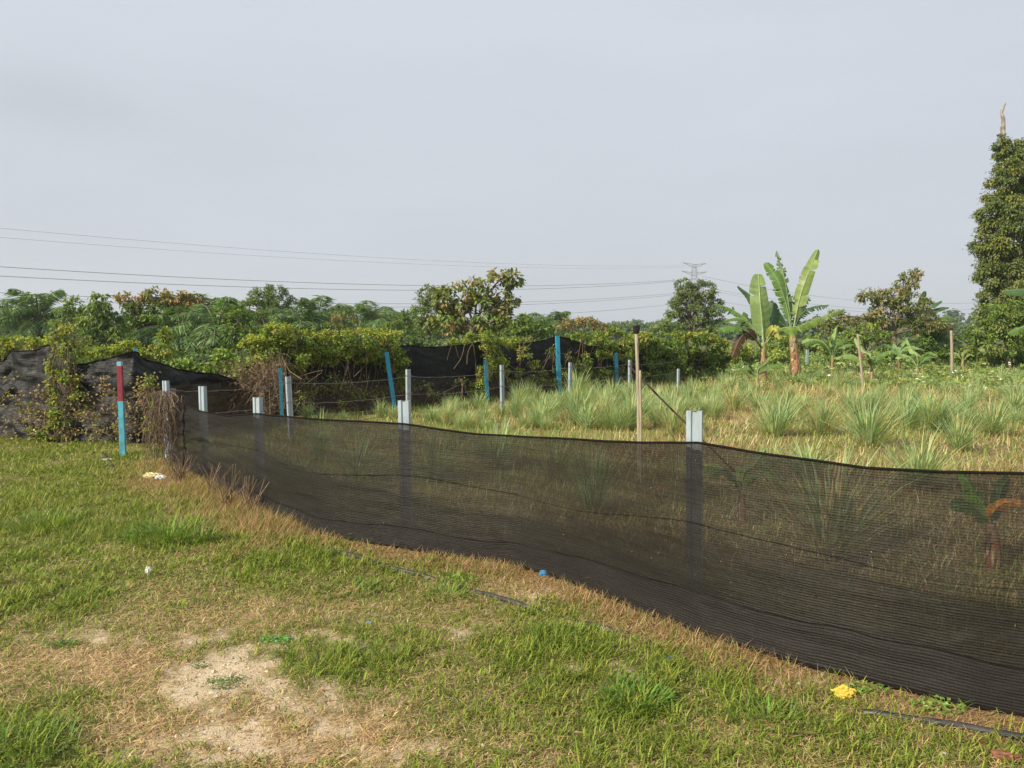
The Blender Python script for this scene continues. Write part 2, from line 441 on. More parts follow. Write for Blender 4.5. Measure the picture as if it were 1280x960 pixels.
def build_lawn():
    b = Buf()
    X, Y, r, a = sample_polar(760000, 1.4, 16, -47, 47, 1.25)
    inside, bare, dry, green, n1, n2, n3 = masks(X, Y)
    tuft = fbm(X * 7, Y * 7, 77, 3)
    keep = inside & (rng.random(len(X)) < (1 - bare * .86) * np.clip(.35 + 1.3 * tuft, 0, 1) * (1 - dry * .35)) & (r < lawn_limit(a) - .03)
    X, Y, r, bare, dry, green, tuft = [q[keep] for q in (X, Y, r, bare, dry, green, tuft)]
    n = len(X); isg = rng.random(n) < np.clip(green * .95 - bare * .4, 0.03, .86) * (1 - dry * .93)
    lush = np.clip(green - .45, 0, .6) * 1.6
    L = np.where(isg, rng.uniform(.018, .052, n) * (1 + 1.2 * lush * (tuft > .48)), rng.uniform(.025, .075, n)) * (1 - .35 * bare)
    W = np.where(isg, rng.uniform(.0028, .0062, n), rng.uniform(.002, .004, n)) * np.clip(r / 4.2, 1, 3)
    lean = np.where(isg, rng.uniform(.25, 1.25, n), rng.uniform(.9, 1.5, n))
    pal = np.array([[.155, .218, .025], [.215, .272, .035], [.11, .165, .023], [.31, .29, .06]])
    cg = pal[rng.choice(4, n, p=[.4, .3, .2, .1])]
    pd = np.array([[.52, .40, .23], [.43, .29, .155], [.28, .17, .09], [.34, .29, .12]])
    cd = pd[rng.choice(4, n, p=[.35, .3, .15, .2])]
    red = np.array([.34, .22, .115]); cd = cd + (red - cd) * (dry * .7)[:, None]
    c = np.where(isg[:, None], cg, cd); c = np.clip(c * (1 + rng.normal(0, .18, (n, 1))), .01, .8)
    c = c * (1 - .12 * isg[:, None])
    bc = c * .8 + np.array([.2, .16, .08]) * .2
    P = np.stack([X, Y, gz(X, Y) + .002], 1)
    az = rng.uniform(0, 2 * math.pi, n)
    nearm = r < 6.5
    blades(b, P[nearm], az[nearm], L[nearm], W[nearm], lean[nearm], c[nearm], .35, False, bc[nearm])
    f = ~nearm
    blades(b, P[f], az[f], L[f], W[f] * 1.2, lean[f], c[f], .35, True, bc[f])
    tag(mk('lawn_grass', b, M_grass), 'short patchy lawn of green and straw coloured grass in front of the net fence', 'grass', kind='stuff')
    # taller dead grass heaped along the foot of the cloth
    b = Buf(); n = 34000
    i = np.clip((rng.random(n) ** 1.7 * 560).astype(int), 0, 880); off = np.abs(rng.normal(0, .16, n)) + .02
    X = NB[i, 0] - off * (.5 + .1 * rng.normal(size=n)); Y = NB[i, 1] - off
    n_ = fbm(X * 2.5, Y * 2.5, 55, 3); k1 = rng.random(n) < np.clip((n_ - .3) * 3, .1, 1)
    X, Y, off, i = X[k1], Y[k1], off[k1], i[k1]
    m = 26000; ii = rng.integers(0, 120, m); o2 = rng.random(m) ** 1.5 * 1.0
    X2 = NB[ii, 0] - .25 * o2 - rng.random(m) * .25; Y2 = NB[ii, 1] - o2 * .85
    X = np.concatenate([X, X2]); Y = np.concatenate([Y, Y2]); n = len(X)
    LL = np.concatenate([rng.uniform(.03, .11, len(i)), rng.uniform(.04, .20, m) * (1.15 - o2 * .75)])
    c = jit([.34, .23, .12], n, .35); gk = rng.random(n) < .25; c[gk] = jit([.18, .20, .05], int(gk.sum()), .2)
    blades(b, np.stack([X, Y, gz(X, Y)], 1), rng.uniform(0, 6.28, n), LL, rng.uniform(.002, .005, n) * 1.3, rng.uniform(.5, 1.5, n), c, .45, True)
    tag(mk('dry_grass', b, M_grass), 'orange brown dead grass lying along the foot of the net fence', 'dead grass', kind='stuff')


build_lawn()


# ------------------------------------------------------------------ field beyond the net
def build_field():
    b = Buf()
    X, Y, r, a = sample_polar(430000, 2.8, 60, -42, 44, 1.45)
    n1 = fbm(X * .5, Y * .5, 121, 4); n2 = fbm(X * 2.6, Y * 2.6, 131, 3)
    back = np.interp(np.arctan2(X, Y), np.radians([-40, -24, -16, -8, 0, 8, 15, 17, 44]), [11.6, 12.3, 14.6, 16.3, 19, 23, 27, 60, 60])
    keep = (r > lawn_limit(a) + .12) & (r < back) & ((a > nang[0]) | (r > 11.6)) & (rng.random(len(X)) < np.clip(.35 + 1.1 * n2, 0, 1))
    X, Y, r, a, n1, n2 = [q[keep] for q in (X, Y, r, a, n1, n2)]; n = len(X)
    far = np.clip((Y - 15) / 10, 0, 1)
    gprob = np.clip(.66 + (n1 - .5) * 1.6 + far * .38 + np.clip(-X * .12, -.12, .3), .05, .92)
    isg = rng.random(n) < gprob
    L = np.where(isg, rng.uniform(.05, .19, n), rng.uniform(.05, .21, n)) * (1 + 1.1 * far) * (.5 + 1.0 * n2) * np.where(Y > 8, 1, .85)
    W = rng.uniform(.003, .006, n) * np.clip(r / 4, 1, 9)
    pal = np.array([[.17, .23, .05], [.13, .20, .045], [.21, .26, .08], [.27, .28, .08]])
    pd = np.array([[.42, .33, .17], [.33, .22, .11], [.27, .19, .09], [.50, .43, .25]])
    c = np.where(isg[:, None], pal[rng.integers(0, 4, n)], pd[rng.integers(0, 4, n)])
    c = np.clip(c * (1 + rng.normal(0, .18, (n, 1))), .01, .8)
    P = np.stack([X, Y, gz(X, Y)], 1); az = rng.uniform(0, 6.28, n); lean = rng.uniform(.1, 1.25, n)
    near = r < 7
    blades(b, P[near], az[near], L[near], W[near], lean[near], c[near], .4)
    f = ~near; blades(b, P[f], az[f], L[f], W[f], lean[f], c[f], .4, True)
    tag(mk('field_grass', b, M_grass), 'rough mixed green and tan weeds covering the field behind the net fence', 'grass', kind='stuff')
    # leafy ground cover round the banana plants
    b = Buf(); n = 60000
    X, Y, r, a = sample_polar(n, 24, 60, 12, 40, .9)
    k = fbm(X * .35, Y * .35, 8, 3) > .36; X, Y, r = X[k], Y[k], r[k]; n = len(X)
    z = gz(X, Y) + rng.random(n) * .45 * fbm(X * .8, Y * .8, 18, 3)
    D = rnd_unit(n); D[:, 2] = np.abs(D[:, 2]) * .3; N = unit(rnd_unit(n) * .6 + [0, -.35, .9])
    c = jit([.085, .14, .03], n, .25); kk = rng.random(n) < .25; c[kk] = jit([.19, .21, .07], int(kk.sum()), .2)
    kk = rng.random(n) < .035; c[kk] = jit([.5, .5, .46], int(kk.sum()), .1)
    leaves(b, np.stack([X, Y, z], 1), D, N, rng.uniform(.10, .2, n) * r / 30, rng.uniform(.06, .12, n) * r / 30, c)
    tag(mk('ground_cover', b, M_vine), 'low leafy creeping weeds around the banana plants', 'weeds', kind='stuff')


build_field()


# ------------------------------------------------------------------ posts
def channel(buf, h, w=.085, d=.045, t=.004):
    """steel C channel with a shallow rib down its web, web towards -y"""
    o = [(-w / 2, d), (-w / 2, 0), (-w * .2, 0), (-w * .14, .010), (w * .14, .010), (w * .2, 0), (w / 2, 0), (w / 2, d), (w / 2 - .012, d), (w / 2 - .012, d - t), (w / 2 - t, d - t), (w / 2 - t, t),
         (w * .2 + .001, t), (w * .14 + .001, .010 + t), (-w * .14 - .001, .010 + t), (-w * .2 - .001, t), (-w / 2 + t, t), (-w / 2 + t, d - t), (-w / 2 + .012, d - t), (-w / 2 + .012, d)]
    o = np.array(o); n = len(o)
    V = np.concatenate([np.column_stack([o, np.zeros(n)]), np.column_stack([o, np.full(n, h)])])
    j = np.arange(n); k = (j + 1) % n
    q = np.stack([j, k, k + n, j + n], 1)
    m = n // 2
    cap = [[a + n, (a + 1) + n, (n - 2 - a) + n, (n - 1 - a) + n] for a in range(m - 1)]
    buf.add(V, [q, np.array(cap)])


def post(label, base, h, yaw=0., lean=(0, 0), mat=None, name='fence_post', w=.085, d=.045, group=None):
    b = Buf(); channel(b, h + .12, w, d)
    o = mk(name, b, mat or M_zinc)
    o.location = (base[0], base[1], gz1(base[0], base[1]) - .12); o.rotation_euler = (lean[0], lean[1], yaw)
    return tag(o, label, 'fence post', group)


front_posts = [(1308, 897, 606, 'galvanised channel post at the right edge of the photo, behind the front net'),
               (871, 788, 514, 'galvanised channel post standing above the net right of centre, nearest the wooden stake'),
               (506, 686, 501, 'galvanised channel post above the net at centre left, in front of a taller post'),
               (321, 634, 497, 'short galvanised post above the net between two dead stalks and the twin posts'),
               (252, 597, 483, 'galvanised post above the net in front of the sagging old cloth'),
               (206, 572, 476, 'galvanised post at the left end of the front net beside dead creeper')]
for px, pb, pt, lab in front_posts:
    i = int(np.argmin(np.abs(pxs - max(px, 215)))); Yp = NB[i, 1] + (.19 if px > 400 else .30)
    T = PP(px, pt, Yp); t = NB[min(i + 8, 899)] - NB[max(i - 8, 0)]
    yaw = math.atan2(t[1], t[0]) * .55 + (.10 if px == 871 else 0)
    post(lab, (T[0], Yp), T[2] - gz1(T[0], Yp), yaw, (0, -.012), w=.085, group='galvanised posts carrying the front net')
back_posts = [(361, 11.4, 469, 'galvanised post of the barbed wire fence beside a dull blue post', -.04), (511, 13.1, 462, 'galvanised barbed wire post right of the leaning blue post', .0),
              (628, 14.9, 457, 'galvanised barbed wire post in front of the yellow green creeper column', -.02), (714, 16.6, 453, 'galvanised barbed wire post just right of the tall blue post', .01),
              (788, 18.6, 449, 'galvanised barbed wire post just left of the wooden stake', -.01), (849, 20.7, 461, 'far galvanised barbed wire post before the dark hedge', 0)]
wire_pts = []
for px, Y, pt, lab, ln in back_posts:
    T = PP(px, pt, Y); post(lab, (T[0] - ln * T[2], Y), T[2], .75, (0, ln), w=.075, d=.045, group='galvanised posts of the barbed wire fence')
    wire_pts.append((T[0], Y))
wire_pts = [(PP(206, 490, 9.7)[0], 9.9)] + wire_pts
for px, pb, pt, lab in ((1009, 460, 437, 'far galvanised post beside the taller banana plant'), (1084, 449, 434, 'far pale post under the olive brown tree, left one'), (1103, 446, 434, 'far pale post under the olive brown tree, right one')):
    g = GG(px, pb + 2); T = PP(px, pt, g[1]); post(lab, g, T[2] - g[2], .3, w=.10, d=.06, group='far posts in the field')

# barbed wire: twisted strand with barbs
for lvl, nm in ((.86, 'uppermost strand of barbed wire strung between the galvanised posts'), (.56, 'middle strand of barbed wire strung between the galvanised posts'), (.25, 'lowest strand of barbed wire near the lemongrass tips')):
    b = Buf()
    for (x0, y0), (x1, y1) in zip(wire_pts[:-1], wire_pts[1:]):
        n = 26; t = np.linspace(0, 1, n); sag = .05 * 4 * t * (1 - t)
        p = np.stack([x0 + (x1 - x0) * t, y0 + (y1 - y0) * t - .06, lvl - sag + rng.normal(0, .004, n)], 1)
        tube(b, p, .0035, 4)
        th = np.linspace(0, 6.28, 12); cxy = np.array([x0, y0, lvl])
        tube(b, cxy + np.stack([.055 * np.cos(th), .045 * np.sin(th) - .005, .004 * th], 1), .003, 4)
        for q in p[1:-1:2]:
            d = rnd_unit(1)[0] * .022
            tube(b, [q - d, q + d], .002, 3)
    tag(mk('barbed_wire', b, M_wire), nm, 'barbed wire', 'barbed wire strands')


def bar(buf, h, w, d, twist=0):
    """angle iron length"""
    t = .006; o = np.array([(0, 0), (w, 0), (w, t), (t, t), (t, d), (0, d)]) - [w / 2, 0]
    n = 6; V = np.concatenate([np.column_stack([o, np.zeros(n)]), np.column_stack([o, np.full(n, h)])]); j = np.arange(n); k = (j + 1) % n
    buf.add(V, [np.stack([j, k, k + n, j + n], 1), np.array([[6, 7, 8, 9], [6, 9, 10, 11]])])


def blue_post(px0, pt, px1, Y, lab, w=.075, mat=None, yaw=.35):
    """top pixel (px0, pt), foot pixel column px1 on the ground at depth Y"""
    T = PP(px0, pt, Y); Bs = np.array([PP(px1, 480, Y)[0], Y, gz1(PP(px1, 480, Y)[0], Y)])
    v = T - Bs; L = float(np.linalg.norm(v)); b = Buf(); bar(b, L + .1, w, w * .7)
    o = mk('blue_post', b, mat or M_blue); o.location = tuple(Bs - v / L * .1)
    o.rotation_euler = (0, math.atan2(v[0], v[2]), yaw); 
    return tag(o, lab, 'post', 'blue painted posts')


blue_post(483, 440, 494, 15.4, 'bright blue post leaning left against the creeper covered cloth', .085)
blue_post(350.5, 460, 352, 12.9, 'dull blue post half hidden by brown dead creeper', .06, M_dkblue)
blue_post(697, 420, 700, 19.4, 'tall upright blue post holding up the peak of the black cloth', .095)
blue_post(770, 441, 772, 21.4, 'short blue post between the tall blue post and the hedge', .10)
blue_post(607, 450, 610, 17.3, 'dull blue green post hidden in the yellow green creeper column', .08, M_dkblue)
blue_post(169, 436, 172, 11.25, 'small blue post tip poking from the peak of the old cloth', .05)

# pale blue plank post with a red upper half
g = GG(154, 569); T = PP(149.5, 452, g[1]); v = T - g; L = np.linalg.norm(v)
t_ = thing('painted_post', g, 'flat post painted pale blue with a dark red upper half in front of old cloth', 'post')
b = Buf(); zs = [-.08, L * .58, L * .58, L * .955, L * .955, L]
cols = [(.08, .38, .52), (.08, .38, .52), (.26, .02, .045), (.26, .02, .045), (.22, .50, .60), (.22, .50, .60)]
for i in range(0, 6, 2):
    w0, w1, dd = .036, .030, .022
    z0, z1 = zs[i], zs[i + 1]; f0 = z0 / L; f1 = z1 / L
    V = []
    for f, z in ((f0, z0), (f1, z1)):
        c = g + v * f; ww = w0 + (w1 - w0) * f
        for sx, sy in ((-1, -1), (1, -1), (1, 1), (-1, 1)): V.append(c + [sx * ww, sy * dd, 0])
    bb = Buf(); bb.add(V, [np.array([[0, 1, 5, 4], [1, 2, 6, 5], [2, 3, 7, 6], [3, 0, 4, 7], [3, 2, 1, 0], [4, 5, 6, 7]])], cols[i])
    o = mk(['lower_shaft', 'upper_shaft', 'cap'][i // 2], bb, M_paint, t_)
    tag(o, ['pale blue painted lower half', 'dark red painted upper half', 'pale blue top end'][i // 2])

# ------------------------------------------------------------------ the front net
def cloth_grid(b, B, T, nv, disp, hem=None, col=(1, 1, 1), v0=0., v1=1.):
    """B,T: bottom/top polylines. disp(u,v)->offset towards the camera side (metres)"""
    nu = len(B); d = np.r_[0, np.cumsum(np.linalg.norm(np.diff(B, axis=0), axis=1))]
    v = np.linspace(v0, v1, nv); U, Vv = np.meshgrid(d, v, indexing='ij')
    tan = unit(np.gradient(B, axis=0)); tan[:, 2] = 0; nor = np.stack([tan[:, 1], -tan[:, 0], 0 * tan[:, 0]], 1)   # towards camera
    off, dz = disp(U, Vv)
    P = B[:, None] * (1 - Vv[..., None]) + T[:, None] * Vv[..., None] + nor[:, None] * off[..., None]
    P[..., 2] += dz
    hgt = np.linalg.norm(T - B, axis=1)[:, None]
    uv = np.stack([U, Vv * hgt], -1).reshape(-1, 2)
    i = np.arange(nu - 1)[:, None] * nv; j = np.arange(nv - 1)[None]
    q = np.stack([i + j, i + nv + j, i + nv + j + 1, i + j + 1], -1).reshape(-1, 4)
    b.add(P.reshape(-1, 3), [q], col, uv); return P


dd0 = np.r_[0, np.cumsum(np.linalg.norm(np.diff(NB, axis=0), axis=1))]


def front_disp(U, V):
    f = .016 * (fbm(U * .8, V * 4, 5, 3) - .5) * 2 + .006 * (fbm(U * 1.6 + 4, V * 20 + U * .8, 6, 3) - .5) * 2
    f += .05 * np.clip(.35 - V, 0, 1) ** 1.3 + .008 * np.sin(V * 9 + fbm(U * .5, V, 2, 2) * 5)
    lft = np.clip((2.6 - U) / 2.6, 0, 1)                      # deep sagging folds at the left end
    r = 1 - np.abs(2 * fbm(U * 1.1 + V * .8, V * 5 - U * .9, 15, 3) - 1)
    f += lft * .14 * (r - .7)
    up = np.array([float(np.interp(q_, pxs, dd0)) for q_ in (252, 321, 506, 871, 1299)])
    for u0 in up:                                              # tension creases fanning from each post
        du = np.abs(U - u0); f += .014 * np.exp(-du / .35) * (1 - np.abs(2 * fbm(V * 9 + du * 5, du * 1.5 + u0, 88, 3) - 1) - .5)
    f += .007 * (1 - np.abs(2 * fbm(U * 2.2 + V * 2, V * 9 - U, 61, 3) - 1) - .6)
    pin = np.clip((1 - V) * 6, 0, 1)
    return f * pin, .012 * (fbm(U * 3, V * 0 + .5, 66, 3) - .5) * V


netT = NT.copy()
NBg = NB.copy(); NBg[:, 2] = gz(NB[:, 0], NB[:, 1]) + .004
net = thing('shade_net', NBg[400], 'see through black knitted shade cloth stretched across the foreground on galvanised posts', 'net fence')
b = Buf(); Pg = cloth_grid(b, NBg, netT, 60, front_disp); mk('netting', b, M_net, net, True)
b = Buf()
def hem_disp(U, V):
    a, z = front_disp(U, V * .0 + V); return a + .012 + .015 * np.clip(.22 - V, 0, 1) + .008 * fbm(U * 4, V * 9, 3, 2), z
Ph = cloth_grid(b, NBg, netT, 14, hem_disp, v0=.0, v1=.2)
# irregular upper edge of the doubled part
Vh = b.V[0].reshape(len(NBg), 14, 3); dd = np.r_[0, np.cumsum(np.linalg.norm(np.diff(NBg, axis=0), axis=1))]
Vh[..., 2] *= (.35 + 1.1 * fbm(dd * .6, dd * 0, 99, 4))[:, None]; b.V[0] = Vh.reshape(-1, 3)
o = mk('lower_fold', b, M_nethem, net, True); tag(o, 'paler doubled cloth along the bottom edge')
b = Buf(); tube(b, Pg[::3, -1] + [0, -.004, 0], .007, 6); o = mk('top_hem', b, M_hem, net, True)
b = Buf(); tube(b, Pg[::3, 33] + np.array([0, -.008, 0]) + np.stack([0 * dd[::3], 0 * dd[::3], (fbm(dd[::3] * .9, dd[::3] * 0, 44, 2) - .5) * .12], 1), .0019, 5); mk('seam_cord', b, M_hem, net, True)
b = Buf(); tube(b, Vh[::3, -1] + [0, -.003, 0], .0025, 5); mk('fold_edge', b, M_hem, net, True)
b = Buf(); tube(b, Ph[::3, 0] + [0, -.004, .01], .008, 6); mk('bottom_hem', b, M_hem, net, True)
b = Buf(); n = 260; i = rng.integers(5, 890, n); j = (rng.random(n) ** 1.4 * 56).astype(int); tn = unit(NBg[np.minimum(i + 4, 899)] - NBg[i - 4]); no = np.stack([tn[:, 1], -tn[:, 0], 0 * tn[:, 0]], 1)
leaves(b, Pg[i, j] + no * .006, rnd_unit(n) * [.6, .2, 1], unit(no + rnd_unit(n) * .4), rng.uniform(.005, .02, n), rng.uniform(.002, .005, n), jit([.20, .14, .08], n, .5))
tag(mk('stuck_debris', b, M_grass, net), 'bits of dry leaf and straw caught in the mesh', kind='stuff')

# ------------------------------------------------------------------ old cloths behind
def old_disp(amp, s):
    def f(U, V):
        r = 1 - np.abs(2 * fbm(U * 1.3 + V * 1.6, V * 3.2 - U * .9, s, 4) - 1)
        r2 = 1 - np.abs(2 * fbm(U * 3.0 - V * 3.0, V * 6.0 + U * 1.1, s + 9, 3) - 1)
        r3 = 1 - np.abs(2 * fbm(U * .9 + 3, V * 11 + U * 1.8 + 2 * fbm(U * .7, V, s + 1, 2), s + 5, 3) - 1)
        return amp * .55 * (r3 - .6) + amp * .7 * (r - .6) + amp * .28 * (r2 - .6) + .10 * (fbm(U * .8, V * 1.2, s + 3, 2) - .5), .02 * (fbm(U * 4, V * 0, s, 3) - .5) * V
    return f


def old_cloth(name, label, pts, mat, amp, s, res=.035, nv=40, name_part=None):
    """pts: (px, Y, top py)"""
    P = np.array(pts, float); L = []
    Bp = np.array([[PP(a, 480, y)[0], y, 0] for a, y, t in P]); Tp = np.array([PP(a, t, y + .03) for a, y, t in P])
    d = np.r_[0, np.cumsum(np.linalg.norm(np.diff(Bp, axis=0), axis=1))]; n = max(int(d[-1] / res), 30); dn = np.linspace(0, d[-1], n)
    B = np.stack([np.interp(dn, d, Bp[:, k]) for k in range(3)], 1); T = np.stack([np.interp(dn, d, Tp[:, k]) for k in range(3)], 1)
    B[:, 2] = gz(B[:, 0], B[:, 1]) - .01
    b = Buf(); t_ = thing(name, B[n // 2], label, 'net fence')
    Pg = cloth_grid(b, B, T, nv, old_disp(amp, s)); mk('netting', b, mat, t_, True)
    b = Buf(); tube(b, Pg[::2, -1], .012, 5); mk('top_hem', b, M_hem, t_, True)
    return B, T


old_cloth('shade_net', 'wrinkled dusty black cloth at the far left, left of a creeper column', [(-140, 12.4, 440), (-40, 12.0, 441), (3, 11.7, 452), (14, 11.7, 438), (30, 11.6, 439), (47, 11.6, 438), (60, 11.5, 431), (72, 11.5, 438), (86, 11.4, 446)], M_netold, .13, 201)
old_cloth('shade_net', 'wrinkled dusty black cloth hung from a peak above the red and blue post', [(86, 11.4, 456), (108, 11.3, 455), (135, 11.25, 449), (160, 11.1, 442), (168, 11.1, 439), (176, 11.3, 449), (195, 11.7, 454), (220, 12.1, 462), (245, 12.5, 466), (270, 13, 468), (290, 13.3, 474), (305, 13.7, 488), (330, 14.3, 500)], M_netold, .15, 301)
old_cloth('shade_net', 'tall dense black cloth behind the barbed wire fence, overgrown with creepers', [(330, 14.4, 450), (352, 14.8, 440), (400, 15.1, 436), (450, 15.6, 434), (510, 16.3, 432), (530, 16.6, 434), (560, 17.1, 433), (585, 17.5, 430), (600, 17.8, 427), (606, 17.9, 436), (640, 18.7, 430), (665, 19.3, 428), (680, 19.6, 425), (697, 20, 420), (715, 20.5, 425), (735, 21, 432), (760, 21.7, 434), (800, 22.6, 430), (830, 23.5, 429), (860, 24.3, 440), (905, 25.6, 442)], M_nettall, .10, 401, .05, 34)


# ------------------------------------------------------------------ crowns, vines, trees
def crown_leaves(b, blobs, Y, L, W, pal, cover=3.2, clump=.34, droop=.25, up=.55, thick=.8, pts_out=None):
    """blobs: (px, py, rx, ry[, dY]) ellipses seen at depth Y, filled through their volume with clumps of leaves"""
    sc = Y / F
    for bl in blobs:
        dY = bl[4] if len(bl) > 4 else 0.
        c0 = PP(bl[0], bl[1], Y + dY); rx, rz = bl[2] * sc, bl[3] * sc; ry = thick * min(rx, rz * 1.6)
        n = int(cover * math.pi * rx * rz * 1.3 / (L * W * .5)); n = max(n, 40)
        cr = clump * min(rx, rz); nc = max(int(5 + .9 * (rx * rz) / (cr * cr)), 6)
        d = rnd_unit(nc); rad = rng.uniform(.35, 1.0, nc) ** .6
        cen = c0 + d * rad[:, None] * [rx, ry, rz] * .92
        size = cr * rng.uniform(.6, 1.25, nc)
        own = rng.choice(nc, n, p=size ** 2 / (size ** 2).sum())
        o = rng.normal(size=(n, 3)) * size[own][:, None] * .52 * [1.1, 1.1, .72]
        P = cen[own] + o
        out = unit(unit(P - c0) + unit(o) * .8)
        D = unit(out * .7 + rnd_unit(n) * .7 + [0, 0, -droop]); N = unit([0, 0, up] + out * .55 + rnd_unit(n) * .45)
        pi = rng.integers(0, len(pal), nc)[own]; sw = rng.random(n) < .3; pi[sw] = rng.integers(0, len(pal), int(sw.sum()))
        c = np.array(pal)[pi] * (1 + rng.normal(0, .15, (n, 1)))
        leaves(b, P, D, N, L * rng.uniform(.6, 1.3, n), W * rng.uniform(.6, 1.3, n), np.clip(c, .008, .8))
        if pts_out is not None: pts_out.append((c0, cen))


GR = [(.06, .10, .018), (.085, .13, .022), (.11, .15, .026)]
DK = [(.04, .07, .015), (.055, .09, .017), (.08, .12, .02)]
LT = [(.12, .17, .035), (.15, .19, .035), (.09, .14, .03)]
OL = [(.11, .125, .04), (.15, .15, .055), (.20, .16, .075), (.08, .11, .03)]
OR = [(.22, .135, .05), (.19, .135, .05), (.15, .135, .04), (.09, .11, .03)]
GY = [(.095, .125, .042), (.12, .15, .05), (.07, .10, .03)]
YG = [(.19, .22, .032), (.15, .19, .028), (.10, .15, .022), (.23, .22, .045)]


def tree(label, Y, base, blobs, L, W, pal, cover=3., clump=.34, trunk_r=.12, droop=.25, cat='tree', name='tree', group='trees behind the net fence', bark=(1, 1, 1), extra=None, limbs=3, up=.55):
    L *= .72; W *= .72; x0 = PP(base, 480, Y)[0]; g = np.array([x0, Y, gz1(x0, Y)])
    t_ = thing(name, g, label, cat, group)
    b = Buf(); pts = []
    crown_leaves(b, blobs, Y, L, W, pal, cover, clump, droop, up, pts_out=pts)
    if extra:
        for bl2, pal2 in extra: crown_leaves(b, bl2, Y, L, W, pal2, cover, clump, droop, up, pts_out=pts)
    mk('crown', b, M_leaf, t_)
    b = Buf(); cs = np.array([p[0] for p in pts]); wts = np.array([bl[2] * bl[3] for bl in blobs] + ([bl[2] * bl[3] for e in (extra or []) for bl in e[0]]), float)
    mid = (cs * wts[:, None]).sum(0) / wts.sum(); fork = g + (mid - g) * np.array([.5, .5, .62])
    tr = curve([g - [0, 0, .1], g + (fork - g) * .5 + rng.normal(0, .05 * trunk_r * 8, 3) * [1, 1, .2], fork], 10)
    tube(b, tr, np.linspace(trunk_r, trunk_r * .62, 10), 8)
    for c0, cen in pts:
        m = (fork + c0) / 2 + rng.normal(0, .08, 3) * np.linalg.norm(c0 - fork)
        lb = curve([fork - (fork - g) * .08, m, c0], 8); tube(b, lb, np.linspace(trunk_r * .5, trunk_r * .18, 8), 5)
        for q in cen[rng.permutation(len(cen))[:limbs * 2]]:
            s = lb[rng.integers(3, 8)]; tube(b, curve([s, (s + q) / 2 + rng.normal(0, .06, 3) * np.linalg.norm(q - s), q], 5), np.linspace(trunk_r * .16, trunk_r * .05, 5), 4)
    mk('trunk', b, M_bark, t_, True)
    return t_


def stems(b, starts, ends, r, cols, sag=.1, k=7):
    for s, e in zip(starts, ends):
        m = (s + e) / 2 + rng.normal(0, sag, 3) * np.linalg.norm(e - s)
        tube(b, curve([s, m, e], k), r * rng.uniform(.6, 1.4), 4, cols[rng.integers(0, len(cols))], False)


def vine(label, Y, blobs, L, W, pal, cover=3., clump=.4, nstem=20, reach=40, stem_cols=((.16, .10, .06), (.22, .15, .09)), thick=.8, name='climbing_vine', foot=None, Yfun=None, group='creepers growing over the cloth', r=.006, extra=None):
    L *= .74; W *= .74; c = PP(blobs[0][0], 480, Y); g = np.array([c[0], Y, 0.]); t_ = thing(name, g, label, 'creeper', group)
    b = Buf(); pts = []
    bl = blobs if Yfun is None else [(*q[:4], Yfun(q[0]) - Y) for q in blobs]
    crown_leaves(b, bl, Y, L, W, pal, cover, clump, .5, .35, thick, pts)
    if extra:
        for b2, p2 in extra: crown_leaves(b, b2 if Yfun is None else [(*q[:4], Yfun(q[0]) - Y) for q in b2], Y, L, W, p2, cover, clump, .5, .35, thick, pts)
    mk('foliage', b, M_vine, t_)
    b = Buf(); S = []; E = []
    for c0, cen in pts:
        for q in cen[:max(nstem // len(pts), 2)]:
            S.append(q); e = q + [rng.normal(0, .15), -.03, -rng.uniform(.2, 1) * reach * Y / F]; e[2] = max(e[2], .02); E.append(e)
    S.extend(p[0] for p in pts); E.extend(p[1][0] for p in pts)
    stems(b, S, E, r, [np.array(q) for q in stem_cols])
    ctr = np.array(sorted([tuple(p[0]) for p in pts])) - [0, 0, .05]
    if len(ctr) > 1: tube(b, curve(ctr, 8 * len(ctr)), r * 1.2, 5, stem_cols[0])
    mk('stems', b, M_stem, t_)
    return t_


# --- far left to centre trees
tree('dark broad leaved tree with drooping leaves left of the orange topped tree', 33, 130, [(128, 382, 20, 18), (118, 400, 22, 22), (140, 405, 18, 24), (128, 425, 28, 18)], .34, .20, DK + GR, 3.2, .32, .16, .7)
tree('spreading tree with a rusty orange top left of the oil palms', 36, 190, [(170, 395, 24, 20), (205, 392, 26, 20), (185, 415, 38, 22), (230, 400, 16, 18)], .30, .17, GR + DK, 3.2, .32, .18, .5,
     extra=[([(165, 374, 20, 9), (195, 369, 24, 9), (222, 371, 20, 9), (240, 380, 14, 8)], OR)])
tree('thin pale green tree between the left palms and the dark drooping tree', 40, 92, [(92, 385, 12, 16), (82, 400, 18, 16), (104, 405, 14, 18)], .26, .12, LT + GR, 2.4, .3, .1)
tree('rounded feathery tree standing behind the thick creeper mound', 48, 335, [(335, 370, 30, 15), (320, 382, 26, 16), (350, 385, 26, 18), (335, 405, 44, 24)], .26, .10, GR + GY, 3., .25, .2)
tree('dark leafy tree between the oil palms and the feathery round tree', 31, 300, [(298, 400, 18, 18), (292, 422, 22, 20), (318, 425, 22, 22), (345, 415, 18, 14)], .26, .15, DK + GR, 3., .34, .12, .6)
tree('small tree with pale brown leaf tips among far palms', 44, 430, [(430, 398, 17, 11), (422, 408, 18, 12)], .26, .14, OR[1:] + GR, 2.6, .3, .1)
tree('low dark tree left of the feathery grey green tree', 52, 505, [(508, 402, 18, 13), (495, 412, 26, 14)], .30, .17, GR, 3., .3, .12)
tree('slender grey green tree touching the big leaved orange tinted tree', 38, 536, [(535, 370, 13, 16), (533, 392, 18, 18), (540, 412, 22, 16)], .2, .10, GY + GR, 3.2, .28, .12)
